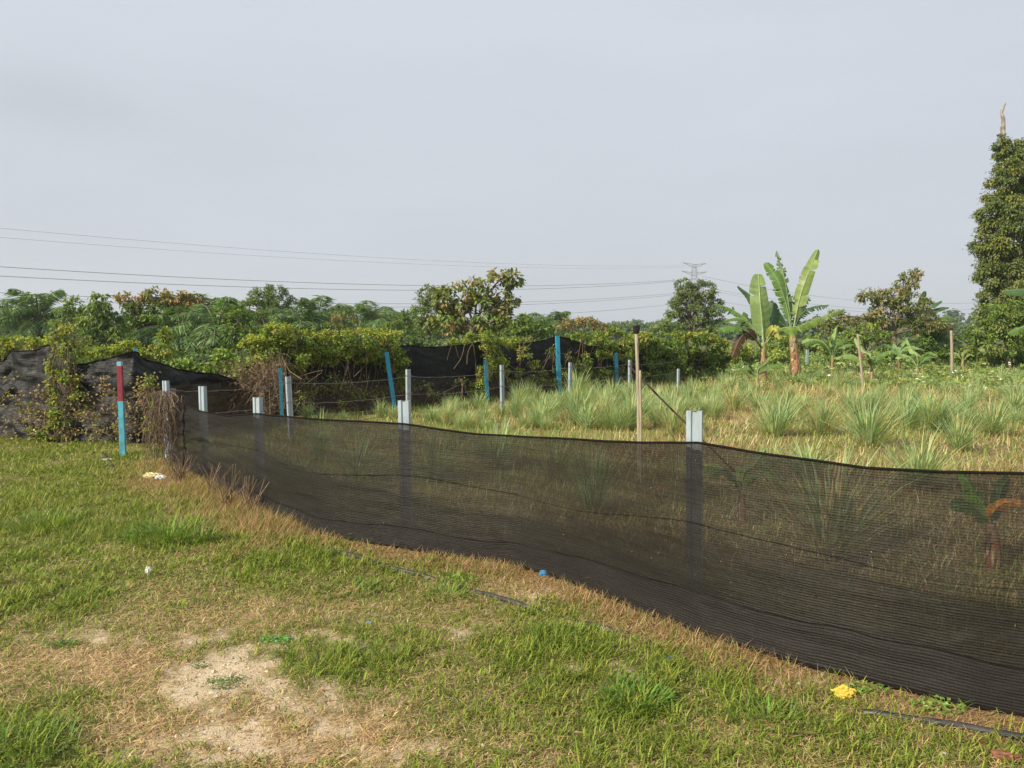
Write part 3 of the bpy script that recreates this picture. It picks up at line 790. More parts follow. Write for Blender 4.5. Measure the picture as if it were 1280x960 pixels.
tree('tall open tree with large orange tinted leaves in the centre', 33, 595, [(572, 370, 28, 18), (600, 360, 24, 17), (600, 390, 40, 24), (562, 400, 28, 22), (626, 348, 18, 12), (642, 350, 13, 12), (634, 373, 20, 11), (625, 402, 34, 16), (556, 378, 18, 18)], .32, .2, OL[:3] + GR + [(.16, .12, .045)], 3.0, .26, .13, .5, limbs=4)
tree('rounded dark green bush right of the orange tinted tree', 30, 662, [(660, 405, 18, 12), (645, 412, 16, 12), (675, 412, 14, 9)], .24, .14, DK + GR, 3.2, .35, .08)
tree('low flat crowned tree with rust brown leaves', 46, 727, [(712, 405, 15, 8), (735, 403, 16, 8), (750, 410, 12, 7)], .26, .14, OR, 3., .32, .1)
tree('tall grey green tree in front of the transmission tower', 52, 866, [(854, 362, 13, 20), (880, 364, 14, 19), (843, 385, 15, 18), (866, 392, 26, 18), (893, 388, 16, 16), (868, 410, 34, 14), (866, 372, 14, 16)], .26, .11, GY, 3.4, .26, .22, limbs=4)
tree('small rounded tree left of the tall grey green tree', 75, 838, [(838, 404, 14, 10), (828, 412, 14, 8)], .36, .2, GR, 3., .3, .14)
# --- right side
tree('olive brown tree with a crooked top spreading left', 37, 1120, [(1135, 352, 16, 12), (1115, 370, 26, 14), (1090, 368, 20, 12), (1140, 378, 24, 16), (1110, 392, 38, 16), (1155, 402, 26, 14), (1172, 404, 16, 10), (1085, 402, 24, 12), (1048, 398, 22, 11), (1038, 408, 18, 10), (1145, 342, 7, 8)], .22, .11, OL, 2.6, .26, .15, .4, limbs=4)
tree('tall dense tree at the right edge with a bare dead top', 34, 1262, [(1262, 205, 22, 26), (1278, 200, 18, 26), (1250, 235, 24, 22), (1280, 240, 26, 30), (1240, 268, 20, 16), (1262, 280, 26, 22), (1290, 290, 26, 30), (1240, 288, 18, 18), (1250, 325, 22, 20), (1262, 345, 26, 16), (1238, 362, 16, 12), (1238, 305, 20, 20), (1265, 325, 28, 22), (1240, 345, 22, 14), (1262, 365, 30, 20), (1295, 350, 26, 30),
     (1300, 400, 30, 40), (1252, 185, 12, 16), (1258, 215, 14, 22, -.6), (1262, 255, 18, 24, -.8), (1262, 300, 20, 24, -.9), (1260, 345, 22, 22, -.9), (1264, 390, 24, 24, -.9), (1246, 374, 22, 15, -.5), (1250, 398, 26, 18, -.5), (1238, 385, 16, 12)], .19, .10, [(.06, .09, .022), (.08, .11, .03), (.11, .13, .045), (.13, .14, .03)], 5.4, .33, .08, .6, limbs=3)
t_ = [o for o in C.objects if o.get('label', '').startswith('tall dense tree at the right')][0]
b = Buf(); s = curve([PP(1262, 300, 34), PP(1256, 230, 34), PP(1254, 175, 34), PP(1254, 150, 34), PP(1252, 140, 34), PP(1257, 129, 34)], 30)
tube(b, s, np.interp(np.linspace(0, 1, 30), [0, .6, .8, .86, .92, 1], [.11, .08, .055, .075, .045, .02]), 8)
tube(b, [PP(1252, 172, 34), PP(1251, 158, 34)], [.05, .03], 5)
o = mk('dead_top', b, plain_mat('dead_wood', (.42, .38, .33), .85, 0, 3, .6, .3, col2=(.12, .10, .085)), t_, True); tag(o, 'bare grey leafless tip of the trunk')
tree('light green feathery young tree under the tall tree', 30, 1258, [(1240, 392, 26, 16), (1225, 412, 20, 16), (1262, 405, 26, 20), (1245, 430, 34, 18), (1285, 430, 26, 22), (1275, 390, 22, 16)], .22, .09, OL[:1] + GR + LT[:1], 2.6, .28, .06, .5)
tree('leafy green shrub below the olive brown tree', 33, 1085, [(1078, 415, 20, 12), (1098, 425, 22, 14), (1065, 425, 16, 12)], .2, .12, GR + LT, 3.2, .34, .06, name='shrub', cat='shrub', group='shrubs at the edge of the field')
shr = [('pale green shrub directly behind the first banana plant', 34, [(940, 447, 24, 15), (965, 442, 22, 14), (920, 440, 16, 12), (985, 447, 16, 12)], LT + YG[:1]),
       ('flat topped green shrub behind the taller banana plant', 45, [(1000, 428, 30, 9), (1030, 427, 30, 9), (975, 430, 24, 9), (1010, 440, 40, 10)], GR + LT),
       ('dark ferny shrub below the right end of the olive brown tree', 34, [(1160, 435, 18, 13), (1178, 440, 14, 12), (1145, 440, 16, 11)], DK + GR),
       ('low green shrub between the far wooden stake and the tall tree', 36, [(1205, 442, 16, 10), (1225, 436, 18, 11), (1195, 448, 14, 8)], GR),
       ('bushy green shrub at the far right edge below the tall tree', 31, [(1262, 445, 20, 12), (1290, 446, 24, 13), (1240, 450, 14, 9)], GR + OL[:1]),
       ('mixed green shrub between the small banana plants', 37, [(1115, 436, 22, 10), (1130, 442, 18, 10), (1060, 440, 22, 10), (1040, 437, 16, 9)], GR + LT),
       ('distant green shrub behind the far wooden stake', 62, [(1180, 424, 26, 8), (1215, 425, 22, 8), (1150, 426, 22, 7)], DK + GR)]
for lab, Y, bl, pal in shr:
    tree(lab, Y, bl[0][0], bl, .006 * Y, .0036 * Y, pal, 3.2, .4, .04, .3, 'shrub', 'shrub', 'shrubs at the edge of the field', limbs=2)

# --- oil palms
def palm(label, Y, px, py, Lf, n=26, base_w=.35, pal=((.045, .09, .025), (.065, .115, .03), (.09, .14, .045))):
    c = PP(px, py, Y); x0 = c[0]; g = np.array([x0, Y, gz1(x0, Y)])
    t_ = thing('oil_palm', g, label, 'palm', 'oil palms far behind the cloth'); b = Buf(); bs = Buf(); pal = np.array(pal)
    for i in range(n):
        az = i * 2.39996 + rng.normal(0, .15); e = math.radians(rng.uniform(30, 78) if i < n * .5 else rng.uniform(-15, 40)); L = Lf * rng.uniform(.85, 1.1)
        t = np.linspace(0, 1, 12); h = np.array([math.cos(az), math.sin(az), 0])
        p = c + h * (L * math.cos(e) * t + .12 * L * t ** 2)[:, None] + np.array([0, 0, 1]) * (L * math.sin(e) * t - L * (.42 + .25 * math.cos(e)) * t ** 2.2)[:, None]
        tube(bs, p, np.linspace(.05, .012, 12), 4, (.16, .16, .06), False)
        m = 46; tt = np.linspace(.14, .99, m); q = np.stack([np.interp(tt, t, p[:, k]) for k in range(3)], 1); T = unit(np.gradient(q, axis=0))
        S = unit(np.cross(T, [0, 0, 1.])); prof = np.sin(np.clip(tt * 1.05, 0, 1) * math.pi) ** .5 * .24 * L
        for s in (-1, 1):
            D = unit(S * s * 1.0 + T * .55 + rng.normal(0, .22, (m, 3)) + [0, 0, -.42]); N = unit(np.cross(D, T) * s + rng.normal(0, .3, (m, 3)))
            leaves(b, q, D, N, prof * rng.uniform(.8, 1.15, m) + .12, .075, np.clip(pal[rng.integers(0, 3, m)] * (1 + rng.normal(0, .12, (m, 1))), .01, 1), .1, .22)
    mk('crown', b, M_leaf, t_)
    tube(bs, curve([g - [0, 0, .1], (g + c) / 2, c], 8), np.linspace(base_w, base_w * .8, 8), 8, (.10, .08, .055)); mk('trunk', bs, M_stem, t_, True)


palm('oil palm at the far left edge behind the yellow green creeper', 52, 6, 404, 3.2)
palm('oil palm with upright fronds left of the thin pale tree', 46, 48, 398, 3.4)
palm('oil palm low between the leftmost upright palms', 58, 28, 406, 3.3)
palm('large oil palm directly right of the orange topped tree', 38, 250, 402, 3.1, 32)
palm('oil palm with fronds drooping over the sagging cloth', 34, 272, 418, 2.8, 30)
palm('oil palm hanging below the orange topped tree', 35, 226, 420, 2.7, 26)
palm('oil palm with one tall crooked frond right of the round tree', 50, 398, 402, 3.4)
palm('oil palm between the brown tipped tree and the low dark tree', 60, 468, 406, 3.6)
palm('oil palm just left of the feathery grey green tree', 64, 487, 411, 3.4)
palm('oil palm partly hidden behind the thick creeper mound', 44, 372, 412, 2.8)
palm('far oil palm left of the rust brown flat tree', 60, 688, 409, 3.0)
palm('fern like oil palm below the olive brown tree', 40, 1160, 428, 2.3, 22)

# --- shrubs behind the old cloth on the left (yellow green top line)
vine('yellow green creeper heaped on the cloth at the far left edge', 11.9, [(0, 434, 22, 12), (25, 428, 20, 10), (45, 430, 16, 9), (-30, 432, 24, 14), (2, 470, 8, 18), (0, 510, 7, 22)], .075, .05, YG, 3.2, .4, 24)
vine('column of pale green creeper between the two wrinkled cloths', 11.2, [(80, 420, 18, 14), (90, 438, 20, 16), (68, 455, 10, 20), (85, 465, 15, 16), (64, 490, 8, 22), (75, 520, 12, 20), (50, 538, 14, 8), (98, 492, 9, 12), (60, 547, 24, 6)], .07, .045, YG + OL[:2], 2.6, .4, 40, 70)
vine('low yellow green bushes just behind the peak of the old cloth', 12.8, [(125, 441, 18, 9), (150, 438, 18, 8), (185, 441, 18, 9), (205, 436, 10, 18), (206, 418, 7, 14), (160, 432, 12, 7)], .075, .05, YG + GR[2:], 3.2, .4, 16, name='bush')
vine('bright green broad leaved bush above the sagging cloth', 14.6, [(225, 456, 20, 9), (250, 458, 22, 8), (280, 450, 18, 12), (276, 444, 9, 8), (300, 462, 20, 14), (320, 456, 16, 16)], .10, .08, LT + [(.13, .21, .04)], 3.2, .4, 12, name='bush')


def Ytall(px): return float(np.interp(px, [280, 330, 400, 510, 600, 697, 800, 905], [13.3, 14.0, 14.7, 15.9, 17.4, 19.6, 22.2, 25.2]))


vine('huge mound of green creeper covering the left half of the tall cloth', 15, [(340, 424, 26, 14), (365, 424, 26, 15), (330, 440, 26, 18), (360, 446, 34, 18), (395, 436, 28, 17), (425, 432, 26, 16), (450, 430, 26, 14), (480, 432, 24, 15), (495, 448, 18, 18), (410, 446, 28, 10), (455, 443, 26, 11), (503, 470, 8, 24), (470, 448, 16, 10), (368, 462, 12, 10)],
     .075, .05, YG[1:] + GR, 2.8, .27, 90, 60, Yfun=Ytall, thick=.6, extra=[([(345, 411, 24, 7), (375, 416, 22, 6), (405, 419, 26, 7), (450, 416, 26, 7), (485, 417, 22, 7), (318, 428, 20, 9), (340, 425, 26, 8)], YG[:1] + YG[3:] + YG[:2])])  # extra top blobs: sunlit crest painted in as yellower leaf colour
vine('column of yellow green creeper splitting the tall cloth in the middle', 17.6, [(612, 424, 20, 12), (630, 430, 14, 12), (618, 446, 15, 14), (605, 465, 12, 14), (598, 486, 10, 10), (628, 462, 9, 12), (590, 420, 12, 6), (573, 426, 14, 4)], .075, .05, YG + GR[1:], 3.2, .38, 30, 50, Yfun=Ytall, thick=.5)
vine('thin trailing creeper strands on the cloth left of the tall blue post', 19.2, [(655, 440, 8, 9), (668, 455, 9, 6), (648, 465, 8, 7), (676, 470, 10, 6), (700, 462, 8, 9), (640, 478, 8, 6), (655, 424, 14, 4), (690, 478, 14, 5)], .075, .05, YG[1:] + OL[:1], 2.0, .4, 30, 30, Yfun=Ytall, thick=.3)
vine('sparse dark creeper leaves clinging low on the left part of the tall cloth', 15.6, [(395, 482, 22, 16), (425, 478, 20, 14), (452, 486, 20, 14), (478, 490, 12, 14), (380, 500, 14, 10), (440, 505, 22, 8), (525, 482, 14, 8), (545, 490, 16, 6), (575, 478, 10, 8)], .075, .05, GR + OL[:2] + [(.16, .11, .06)], .6, .5, 60, 30, Yfun=Ytall, thick=.2)
vine('sparse creeper leaves clinging low on the tall cloth around the blue posts', 20, [(640, 488, 12, 8), (668, 476, 16, 12), (690, 440, 8, 8), (722, 462, 16, 12), (748, 478, 18, 8), (770, 462, 14, 14), (792, 466, 12, 12), (712, 445, 6, 8)], .085, .055, GR + OL[:2] + DK, .6, .5, 50, 30, Yfun=Ytall, thick=.2)
vine('rounded creeper heap on the cloth right of the tall blue post', 21.5, [(748, 424, 16, 10), (772, 422, 24, 12), (795, 426, 16, 14), (755, 440, 14, 12), (778, 444, 18, 12), (728, 420, 16, 6), (730, 452, 10, 12), (750, 466, 16, 6), (718, 470, 14, 5)], .09, .06, YG[1:] + GR, 2.8, .28, 30, 40, Yfun=Ytall, thick=.5)
vine('dark green creeper hedge at the right end of the tall cloth', 24, [(812, 436, 16, 22), (835, 432, 18, 16), (858, 430, 24, 18), (885, 436, 22, 18), (900, 446, 14, 22), (840, 456, 26, 16), (872, 458, 28, 18), (815, 462, 16, 16), (895, 468, 14, 14)], .11, .075, DK + GR + GR, 3.0, .27, 50, 40, Yfun=Ytall, thick=.7,
     extra=[([(850, 418, 22, 6), (880, 420, 22, 7), (805, 420, 16, 7), (900, 430, 12, 8)], YG[1:])], name='creeper_hedge')  # yellow-lit tops of the hedge put into the leaf colour

# dead brown creeper curtain
t_ = thing('dead_creeper', GG(320, 530), 'tangled curtain of brown dead creeper below the big green mound', 'dead creeper'); b = Buf()
cols = [np.array(q) for q in ((.13, .085, .055), (.18, .12, .075), (.07, .05, .035), (.25, .175, .11))]
for i in range(230):
    a = rng.random(); s = PP(300 + 54 * a + rng.normal(0, 7), 456 + 26 * (1 - a) + rng.normal(0, 12), 13.7 + rng.normal(0, .15))
    e = PP(284 + 62 * a ** 1.1 + rng.normal(0, 14), rng.uniform(470, 530), 13.1 + rng.normal(0, .15))
    m = s * .5 + e * .5 + rng.normal(0, .14, 3) + [.05, 0, .05]
    tube(b, curve([s, m, e], 7), rng.uniform(.002, .006), 4, cols[rng.integers(0, 4)], False)
mk('stems', b, M_stem, t_)
b = Buf(); n = 1100; a = rng.random(n); P = np.array([PP(290 + 62 * q + rng.normal(0, 9), 450 + 68 * rng.random(), 13.3 + rng.normal(0, .2)) for q in a])
leaves(b, P, rnd_unit(n) + [0, 0, -.5], rnd_unit(n), rng.uniform(.03, .07, n), rng.uniform(.02, .04, n), jit([.13, .09, .055], n, .35)); mk('foliage', b, M_vine, t_)

# dead stalks and creeper at the left end of the front net
t_ = thing('dead_creeper', GG(208, 575), 'pale dead creeper stalks hanging over the left end of the front net', 'dead creeper'); b = Buf()
for i in range(230):
    px = 205 + rng.normal(0, 10); Yy = 9.15 + rng.normal(0, .06) - .02 * (px - 205) / 10
    s = PP(px, 488 + rng.random() ** 2 * 60, Yy); e = PP(px + rng.normal(0, 10), 510 + rng.random() * 72, Yy - .1)
    tube(b, curve([s, (s + e) / 2 + rng.normal(0, .06, 3), e], 6), rng.uniform(.0015, .004), 4, cols[rng.integers(1, 4)] * 1.1, False)
mk('stems', b, M_stem, t_)
vine('small green climber at the joint of old cloth and front net', 10.3, [(188, 475, 6, 10), (192, 500, 7, 14), (186, 530, 8, 14), (184, 482, 8, 5)], .055, .035, YG[1:] + OL[:2], 2.0, .4, 20, 30)
for k_, (px, pb, pt, n, lab) in enumerate([(268, 618, 575, 26, 'upright tuft of pale dead stalks leaning on the front net, left one'), (285, 633, 578, 30, 'dark dead stalk curving over the front net, middle one'), (312, 640, 596, 26, 'low tuft of dead stalks at the foot of the front net, right one'), (225, 600, 560, 60, 'thick tuft of orange dead grass under the left end of the front net')]):
    g = GG(px, pb + 4); b = Buf()
    for i in range(n):
        h = (pb - pt) * g[1] / F * rng.uniform(.4, 1.1); az = rng.uniform(0, 6.28); sp = rng.uniform(.05, .8) * h
        e = g + [math.cos(az) * sp + .25 * h * (k_ == 1), math.sin(az) * sp * .4, h]
        tube(b, curve([g + rng.normal(0, .05, 3) * [1, .4, 0], (g + e) / 2 + rng.normal(0, .02, 3), e], 6), rng.uniform(.0012, .003), 4, cols[rng.integers(0, 4)] * (1.7 if k_ != 1 else 1.0), False)
    tag(mk('dead_stalk_tuft', b, M_stem), lab, 'dead stalks', 'dead stalks by the front net')

# strands and small leaves clinging to the wrinkled cloth
t_ = thing('climbing_vine', GG(130, 556), 'sparse brown and yellow creeper strands clinging to the wrinkled cloth beside the red post', 'creeper', 'creepers growing over the cloth'); b = Buf(); bl = Buf()
for i in range(95):
    px = rng.uniform(2, 205) if i % 3 else rng.uniform(95, 200); py = rng.uniform(468, 545); Yy = float(np.interp(px, [0, 100, 165, 200], [11.35, 11.05, 10.85, 11.25])); s = PP(px, py, Yy)
    e = s + [rng.normal(0, .22), rng.normal(0, .02), -rng.uniform(.02, .3)]; e[2] = max(e[2], .02)
    tube(b, curve([s, (s + e) / 2 + rng.normal(0, .05, 3), e], 6), rng.uniform(.002, .004), 4, cols[rng.integers(0, 4)] * .95, False)
    n = 12; P = s + (e - s) * rng.random((n, 1)) + rng.normal(0, .045, (n, 3)) * [1, .3, 1]
    leaves(bl, P, rnd_unit(n), unit(rnd_unit(n) + [0, -1, .3]), .05, .03, jit([.17, .16, .05] if i % 2 else [.2, .14, .07], n, .25))
mk('stems', b, M_stem, t_); mk('foliage', bl, M_vine, t_)


# ------------------------------------------------------------------ bananas
def banana_leaf(parent, pts, w, hint, col, torn=.25, droop=.25, n=34, label=None, t0=.16, fold=None):
    """pts: midrib points from stem to tip; one child named leaf carrying its midrib as a sub-part"""
    m = curve(pts, n); T = unit(np.gradient(m, axis=0)); N = unit(np.broadcast_to(np.asarray(hint, float), (n, 3)) - (T @ np.asarray(hint, float))[:, None] * T); S = np.cross(T, N)
    t = np.linspace(0, 1, n); b = Buf(); s = np.clip((t - t0) / (1 - t0), 0, 1); prof = w * np.clip(np.sin(math.pi * np.clip(s, 0, 1) ** .8), 0, 1) ** .38
    col = np.asarray(col, float); i0 = int(t0 * n)
    for sd in (-1, 1):
        i = i0
        while i < n - 1:
            g = 1
            while i + g < n - 1 and rng.random() > torn: g += 1
            j = i + g; k = np.arange(i, j + 1); wsc = rng.uniform(.76, 1.05); dr = (droop if fold is None else fold) + rng.normal(0, .24) + (rng.normal(0, .35) if torn > .3 else 0)
            sh = rng.normal(0, .12) if torn > .3 else 0.
            V = []
            for f, a in ((0, 0), (.5, .6), (1, 1.)):
                wv = prof[k][:, None] * f * (1 if f < 1 else wsc); wob = .025 * np.sin(k * 1.7)[:, None] * a
                V.append(m[k] + S[k] * sd * wv * math.cos(dr * (.6 + .4 * a)) - N[k] * wv * (math.sin(dr * (.4 + .8 * a)) + wob) + T[k] * wv * (.25 + sh) * f)
            V = np.stack(V, 1); nk = len(k)
            if g > 1: V[-1, 2] = V[-1, 2] * .45 + V[-2, 2] * .55; V[-1, 1] = V[-1, 1] * .85 + V[-2, 1] * .15; V[0, 2] = V[0, 2] * .6 + V[1, 2] * .4
            a_ = np.arange(nk - 1)[:, None] * 3; q = np.concatenate([a_ + [[0, 3, 4, 1]], a_ + [[1, 4, 5, 2]]])
            cc = np.tile(col * (1 + rng.normal(0, .07)), (nk * 3, 1)) * np.repeat(1 + rng.normal(0, .09, nk), 3)[:, None]; cc[0::3] *= 1.25
            b.add(V.reshape(-1, 3), [q], cc); i = j
    o = mk('leaf', b, M_banana, parent, True)
    if label: tag(o, label)
    b = Buf(); tube(b, m + N * .004, np.linspace(w * .10, w * .03, n), 5, np.clip(col * 1.7 + .10, 0, .6)); mr = mk('midrib', b, M_pseudo, None, True)
    mr.parent = o; mr.location = (0, 0, 0)
    me = mr.data; co = np.empty(len(me.vertices) * 3, np.float32); me.vertices.foreach_get('co', co)
    co = co.reshape(-1, 3) - np.array(parent.location, np.float32); me.vertices.foreach_set('co', co.reshape(-1)); me.update()
    return o


def pseudostem(parent, g, top_, r, cols):
    b = Buf(); n = 22; p = curve([g - [0, 0, .08], (g + top_) / 2 + [.01, 0, 0], top_], n); t = np.linspace(0, 1, n)
    rr = r * (1.15 - .45 * t) * (1 + .05 * np.sin(t * 40)); c = np.array([np.interp(t, np.linspace(0, 1, len(cols)), [q[k] for q in cols]) for k in range(3)]).T
    tube(b, p, rr, 10, c)
    for i in range(44):         # hanging strips of dry sheath
        k = rng.integers(2, n - 3); a = rng.uniform(0, 6.28); d = np.array([math.cos(a), math.sin(a), 0]); s = p[k] + d * rr[k] * .95
        e = s + d * r * .25 + [0, 0, -rng.uniform(.1, .35) * min(1, r / .1)]
        w_ = np.array([-d[1], d[0], 0]) * r * rng.uniform(.15, .4)
        b.add([s - w_, s + w_, e + w_ * .6, e - w_ * .6], [np.array([[0, 1, 2, 3]])], [(.38, .24, .12), (.24, .14, .07), (.46, .34, .20), (.14, .08, .045)][i % 4])
    mk('stem', b, M_pseudo, parent, True)


BG = (.085, .15, .032); BL = (.17, .25, .07); BD = (.04, .085, .03); BY = (.30, .30, .06); BB = (.06, .032, .014)
STEM = [(.34, .22, .10), (.42, .22, .09), (.38, .20, .08), (.36, .30, .10), (.30, .34, .10)]
CAMF = (0, -1, .15); UPF = (0, -.45, 1)


def banana_px(label, Y, base, top_, r, lv, group='banana plants in the field'):
    x0 = PP(base[0], base[1], Y)[0]; g = np.array([x0, Y, gz1(x0, Y)]); t_ = thing('banana_plant', g, label, 'banana plant', group)
    tp = PP(top_[0], top_[1], Y); pseudostem(t_, g, tp, r, STEM)
    for (pts, w, hint, col, torn, dr) in lv:
        dy = [0] + [rng.uniform(-.15, .15)] * 0 + [.0] * (len(pts) - 1)
        q = [PP(p[0], p[1], Y + (p[2] if len(p) > 2 else 0.)) for p in pts]
        banana_leaf(t_, q, w * 1.0 * Y / F, hint, col, torn, dr, 44)
    return t_


YA, YB = 24.6, 27.5
banana_px('banana plant with one broad erect leaf facing the camera', YA, (953, 486), (954, 428), .13, [
    ([(954, 430), (953, 408), (950, 375, -.1), (948, 342, .1)], 15, (.15, -1, .1), (.17, .24, .09), .02, .12),
    ([(953, 432), (938, 405, .3), (920, 390, .5), (894, 379, .6)], 9, (.2, -.7, .8), BG, .3, .35),
    ([(952, 433), (935, 415, -.3), (915, 408, -.5), (896, 414, -.6)], 9, UPF, (.10, .19, .035), .3, .45),
    ([(951, 434), (938, 418, -.3), (926, 422, -.5), (915, 447, -.6)], 9, (-.4, -.9, .3), BB, .3, .3),
    ([(955, 432), (963, 416, -.3), (970, 412, -.5), (975, 424, -.6)], 7, (.2, -1, .4), BY, .1, .3),
    ([(956, 431), (974, 412, -.2), (998, 408, -.3), (1026, 398, -.4)], 10, (.1, -.7, .9), (.13, .2, .035), .3, .7),
    ([(955, 430), (962, 408, .4), (967, 392, .6), (966, 378, .7)], 10, CAMF, BD, .15, .2),
    ([(953, 430), (948, 400, .5), (938, 372, .8), (922, 357, .9)], 6, (0, -.6, 1), BD, .2, .3),
    ([(953, 431), (940, 410, .2), (925, 398, .3), (905, 400, .5)], 9, UPF, BG, .35, .4)])
banana_px('taller banana plant with torn upright leaves and ragged trunk', YB, (996, 475), (990, 415), .17, [
    ([(990, 418), (987, 390), (981, 350), (971, 313, .2)], 7, (.2, -1, .2), (.12, .19, .07), .85, .6),
    ([(991, 416), (998, 380), (1008, 348), (1023, 311, .3)], 10.5, (-.5, -1, .1), (.16, .22, .065), .22, .2),
    ([(989, 416), (984, 385), (972, 350), (956, 328, .2)], 10, (-.25, -1, .3), (.10, .18, .045), .25, .4),
    ([(991, 416), (1000, 395), (1015, 384), (1036, 381, -.2)], 7, (0, -.6, 1), BD, .65, .7),
    ([(992, 417), (1005, 405), (1028, 396), (1056, 386, -.3)], 7, (0, -.6, 1), (.12, .18, .05), .5, .5),
    ([(989, 417), (978, 395), (965, 380), (950, 372, .3)], 9, (0, -.6, .9), BD, .2, .5),
    ([(990, 417), (996, 400, .5), (1004, 382, .7), (1012, 372, .8)], 8, CAMF, BD, .6, .5),
    ([(988, 418), (975, 404, -.3), (962, 404, -.5), (950, 418, -.6)], 8, (0, -.8, .7), BG, .3, .5)])


def banana_small(label, px, py, h, n, Ll, w, seed=0, stem=STEM, col=None, odd=None, r=.07, hidden=None):
    g = GG(px, py); t_ = thing('banana_plant', g, label, 'banana plant', 'banana plants in the field'); tp = g + [0, 0, h * .45]
    pseudostem(t_, g, tp, r, stem)
    for i in range(n):
        az = i * 2.4 + seed; e = rng.uniform(.75, 1.25) if i else 1.45; L = Ll * rng.uniform(.8, 1.15); hd = np.array([math.cos(az), math.sin(az) * .8, 0])
        pts = [tp - [0, 0, .05], tp + hd * L * .3 * math.cos(e) * 1.3 + [0, 0, L * .35 * math.sin(e)], tp + hd * L * .68 * math.cos(e * .75) + [0, 0, L * .5 * math.sin(e)], tp + hd * L * math.cos(e * .6) + [0, 0, L * (.85 if i == 0 else .38) * math.sin(e)]]
        c = col or (BG if i % 3 else BL)
        if odd and i == n - 1: c = odd
        banana_leaf(t_, pts, w * .85 * rng.uniform(.8, 1.1), CAMF if i == 0 else (0, -.55, 1), c, .3, .35, 24)


banana_small('young banana plant with spreading leaves in front of the first banana stem', 946, 490, .85, 6, .85, .10, .3)
banana_small('young banana plant with pointed leaves right of the ragged trunk', 1040, 466, 1.5, 7, 1.5, .17, 1.1)
banana_small('small banana plant with brown dead leaf base behind the leaning grey stake', 1089, 481, 1.0, 7, 1.15, .15, 2.0, odd=(.2, .07, .03))
banana_small('small banana plant with pale upright leaf behind the field weeds', 1123, 467, 1.3, 6, 1.2, .17, .7, col=(.14, .22, .08))
banana_small('small banana plant with one yellow leaf left of the far wooden stake', 1146, 474, .9, 6, 1.1, .14, 1.7, odd=(.34, .22, .04))
banana_small('small yellowish banana plant right of the far wooden stake', 1203, 462, .9, 4, .9, .13, .2, col=(.20, .24, .07))
banana_small('banana plant with a pale yellow green drooping leaf near the right edge', 1236, 464, 1.1, 4, 1.0, .2, 2.9, col=(.24, .29, .12))
banana_small('small banana plant seen through the front net right of the nearest post', 926, 655, .62, 7, .5, .055, .5, r=.03)
# the one with an orange leaf behind the net
g = GG(1242, 715); t_ = thing('banana_plant', g, 'young banana plant with one orange leaf seen through the front net at far right', 'banana plant', 'banana plants in the field')
tp = PP(1238, 655, g[1]); pseudostem(t_, g, tp, .045, [(.34, .13, .07), (.42, .17, .09), (.3, .2, .09)])
Yq = g[1]
banana_leaf(t_, [tp, PP(1236, 645, Yq), PP(1222, 622, Yq), PP(1200, 588, Yq)], .085, (.3, -1, .3), (.15, .30, .05), .05, .15, 26)
banana_leaf(t_, [tp, PP(1240, 642, Yq - .1), PP(1256, 629, Yq - .15), PP(1278, 628, Yq - .2)], .05, (0, -.9, .6), (.60, .26, .05), .25, .5, 26, 'orange withered leaf')
banana_leaf(t_, [tp, PP(1232, 648, Yq), PP(1212, 632, Yq), PP(1188, 634, Yq)], .07, (0, -.8, .7), (.06, .13, .03), .1, .4, 26)
banana_leaf(t_, [tp, PP(1244, 640, Yq + .1), PP(1252, 610, Yq + .1), PP(1262, 596, Yq + .2)], .06, (0, -1, .3), (.05, .11, .03), .1, .3, 26)
# bananas behind the trees
banana_px('dark banana plant behind the right end of the olive brown tree', 40, (1148, 455), (1148, 405), .13, [
    ([(1148, 407), (1149, 392), (1153, 376), (1157, 364)], 6, CAMF, BD, .1, .2), ([(1148, 407), (1158, 390), (1167, 381), (1177, 376)], 5, UPF, BD, .1, .4), ([(1148, 408), (1162, 392), (1175, 386), (1186, 384)], 5, UPF, BD, .1, .4), ([(1148, 408), (1165, 400), (1180, 396), (1194, 399)], 5, UPF, BG, .1, .5)])
banana_px('banana plant reaching in from the right edge before the tall tree', 20, (1335, 490), (1330, 400), .13, [
    ([(1330, 402), (1315, 380), (1285, 364), (1254, 364)], 12, (0, -.8, .8), (.07, .14, .05), .1, .5), ([(1330, 404), (1310, 400), (1290, 404), (1260, 418)], 8, (0, -.8, .8), BG, .1, .5), ([(1330, 402), (1325, 370), (1320, 340), (1318, 325)], 12, CAMF, BG, .1, .2)])


# ------------------------------------------------------------------ lemongrass
def clump_mesh(s, n=190, yellow=.12):
    global rng; keep = rng; rng = np.random.default_rng(s); b = Buf()
    az = rng.uniform(0, 6.28, n); P = np.stack([np.cos(az), np.sin(az), 0 * az], 1) * (rng.random((n, 1)) ** .6) * .09
    lean = np.abs(rng.normal(.34, .3, n)); L = rng.uniform(.45, 1.0, n) * (1 - .2 * lean)
    c = np.array([[.22, .32, .15], [.17, .27, .11], [.28, .37, .20], [.31, .34, .13]])[rng.integers(0, 4, n)] * (1 + rng.normal(0, .12, (n, 1)))
    k = rng.random(n) < yellow; c[k] = [.42, .33, .16]; bc = c * .5 + np.array([.30, .26, .12]) * .5
    blades(b, P, az + rng.normal(0, .5, n), L, rng.uniform(.008, .015, n), lean, np.clip(c, .01, .8), rng.uniform(.1, .32, (n, 1)), False, bc)
    rng = keep; o = mk('lemongrass_clump', b, M_grass); return o


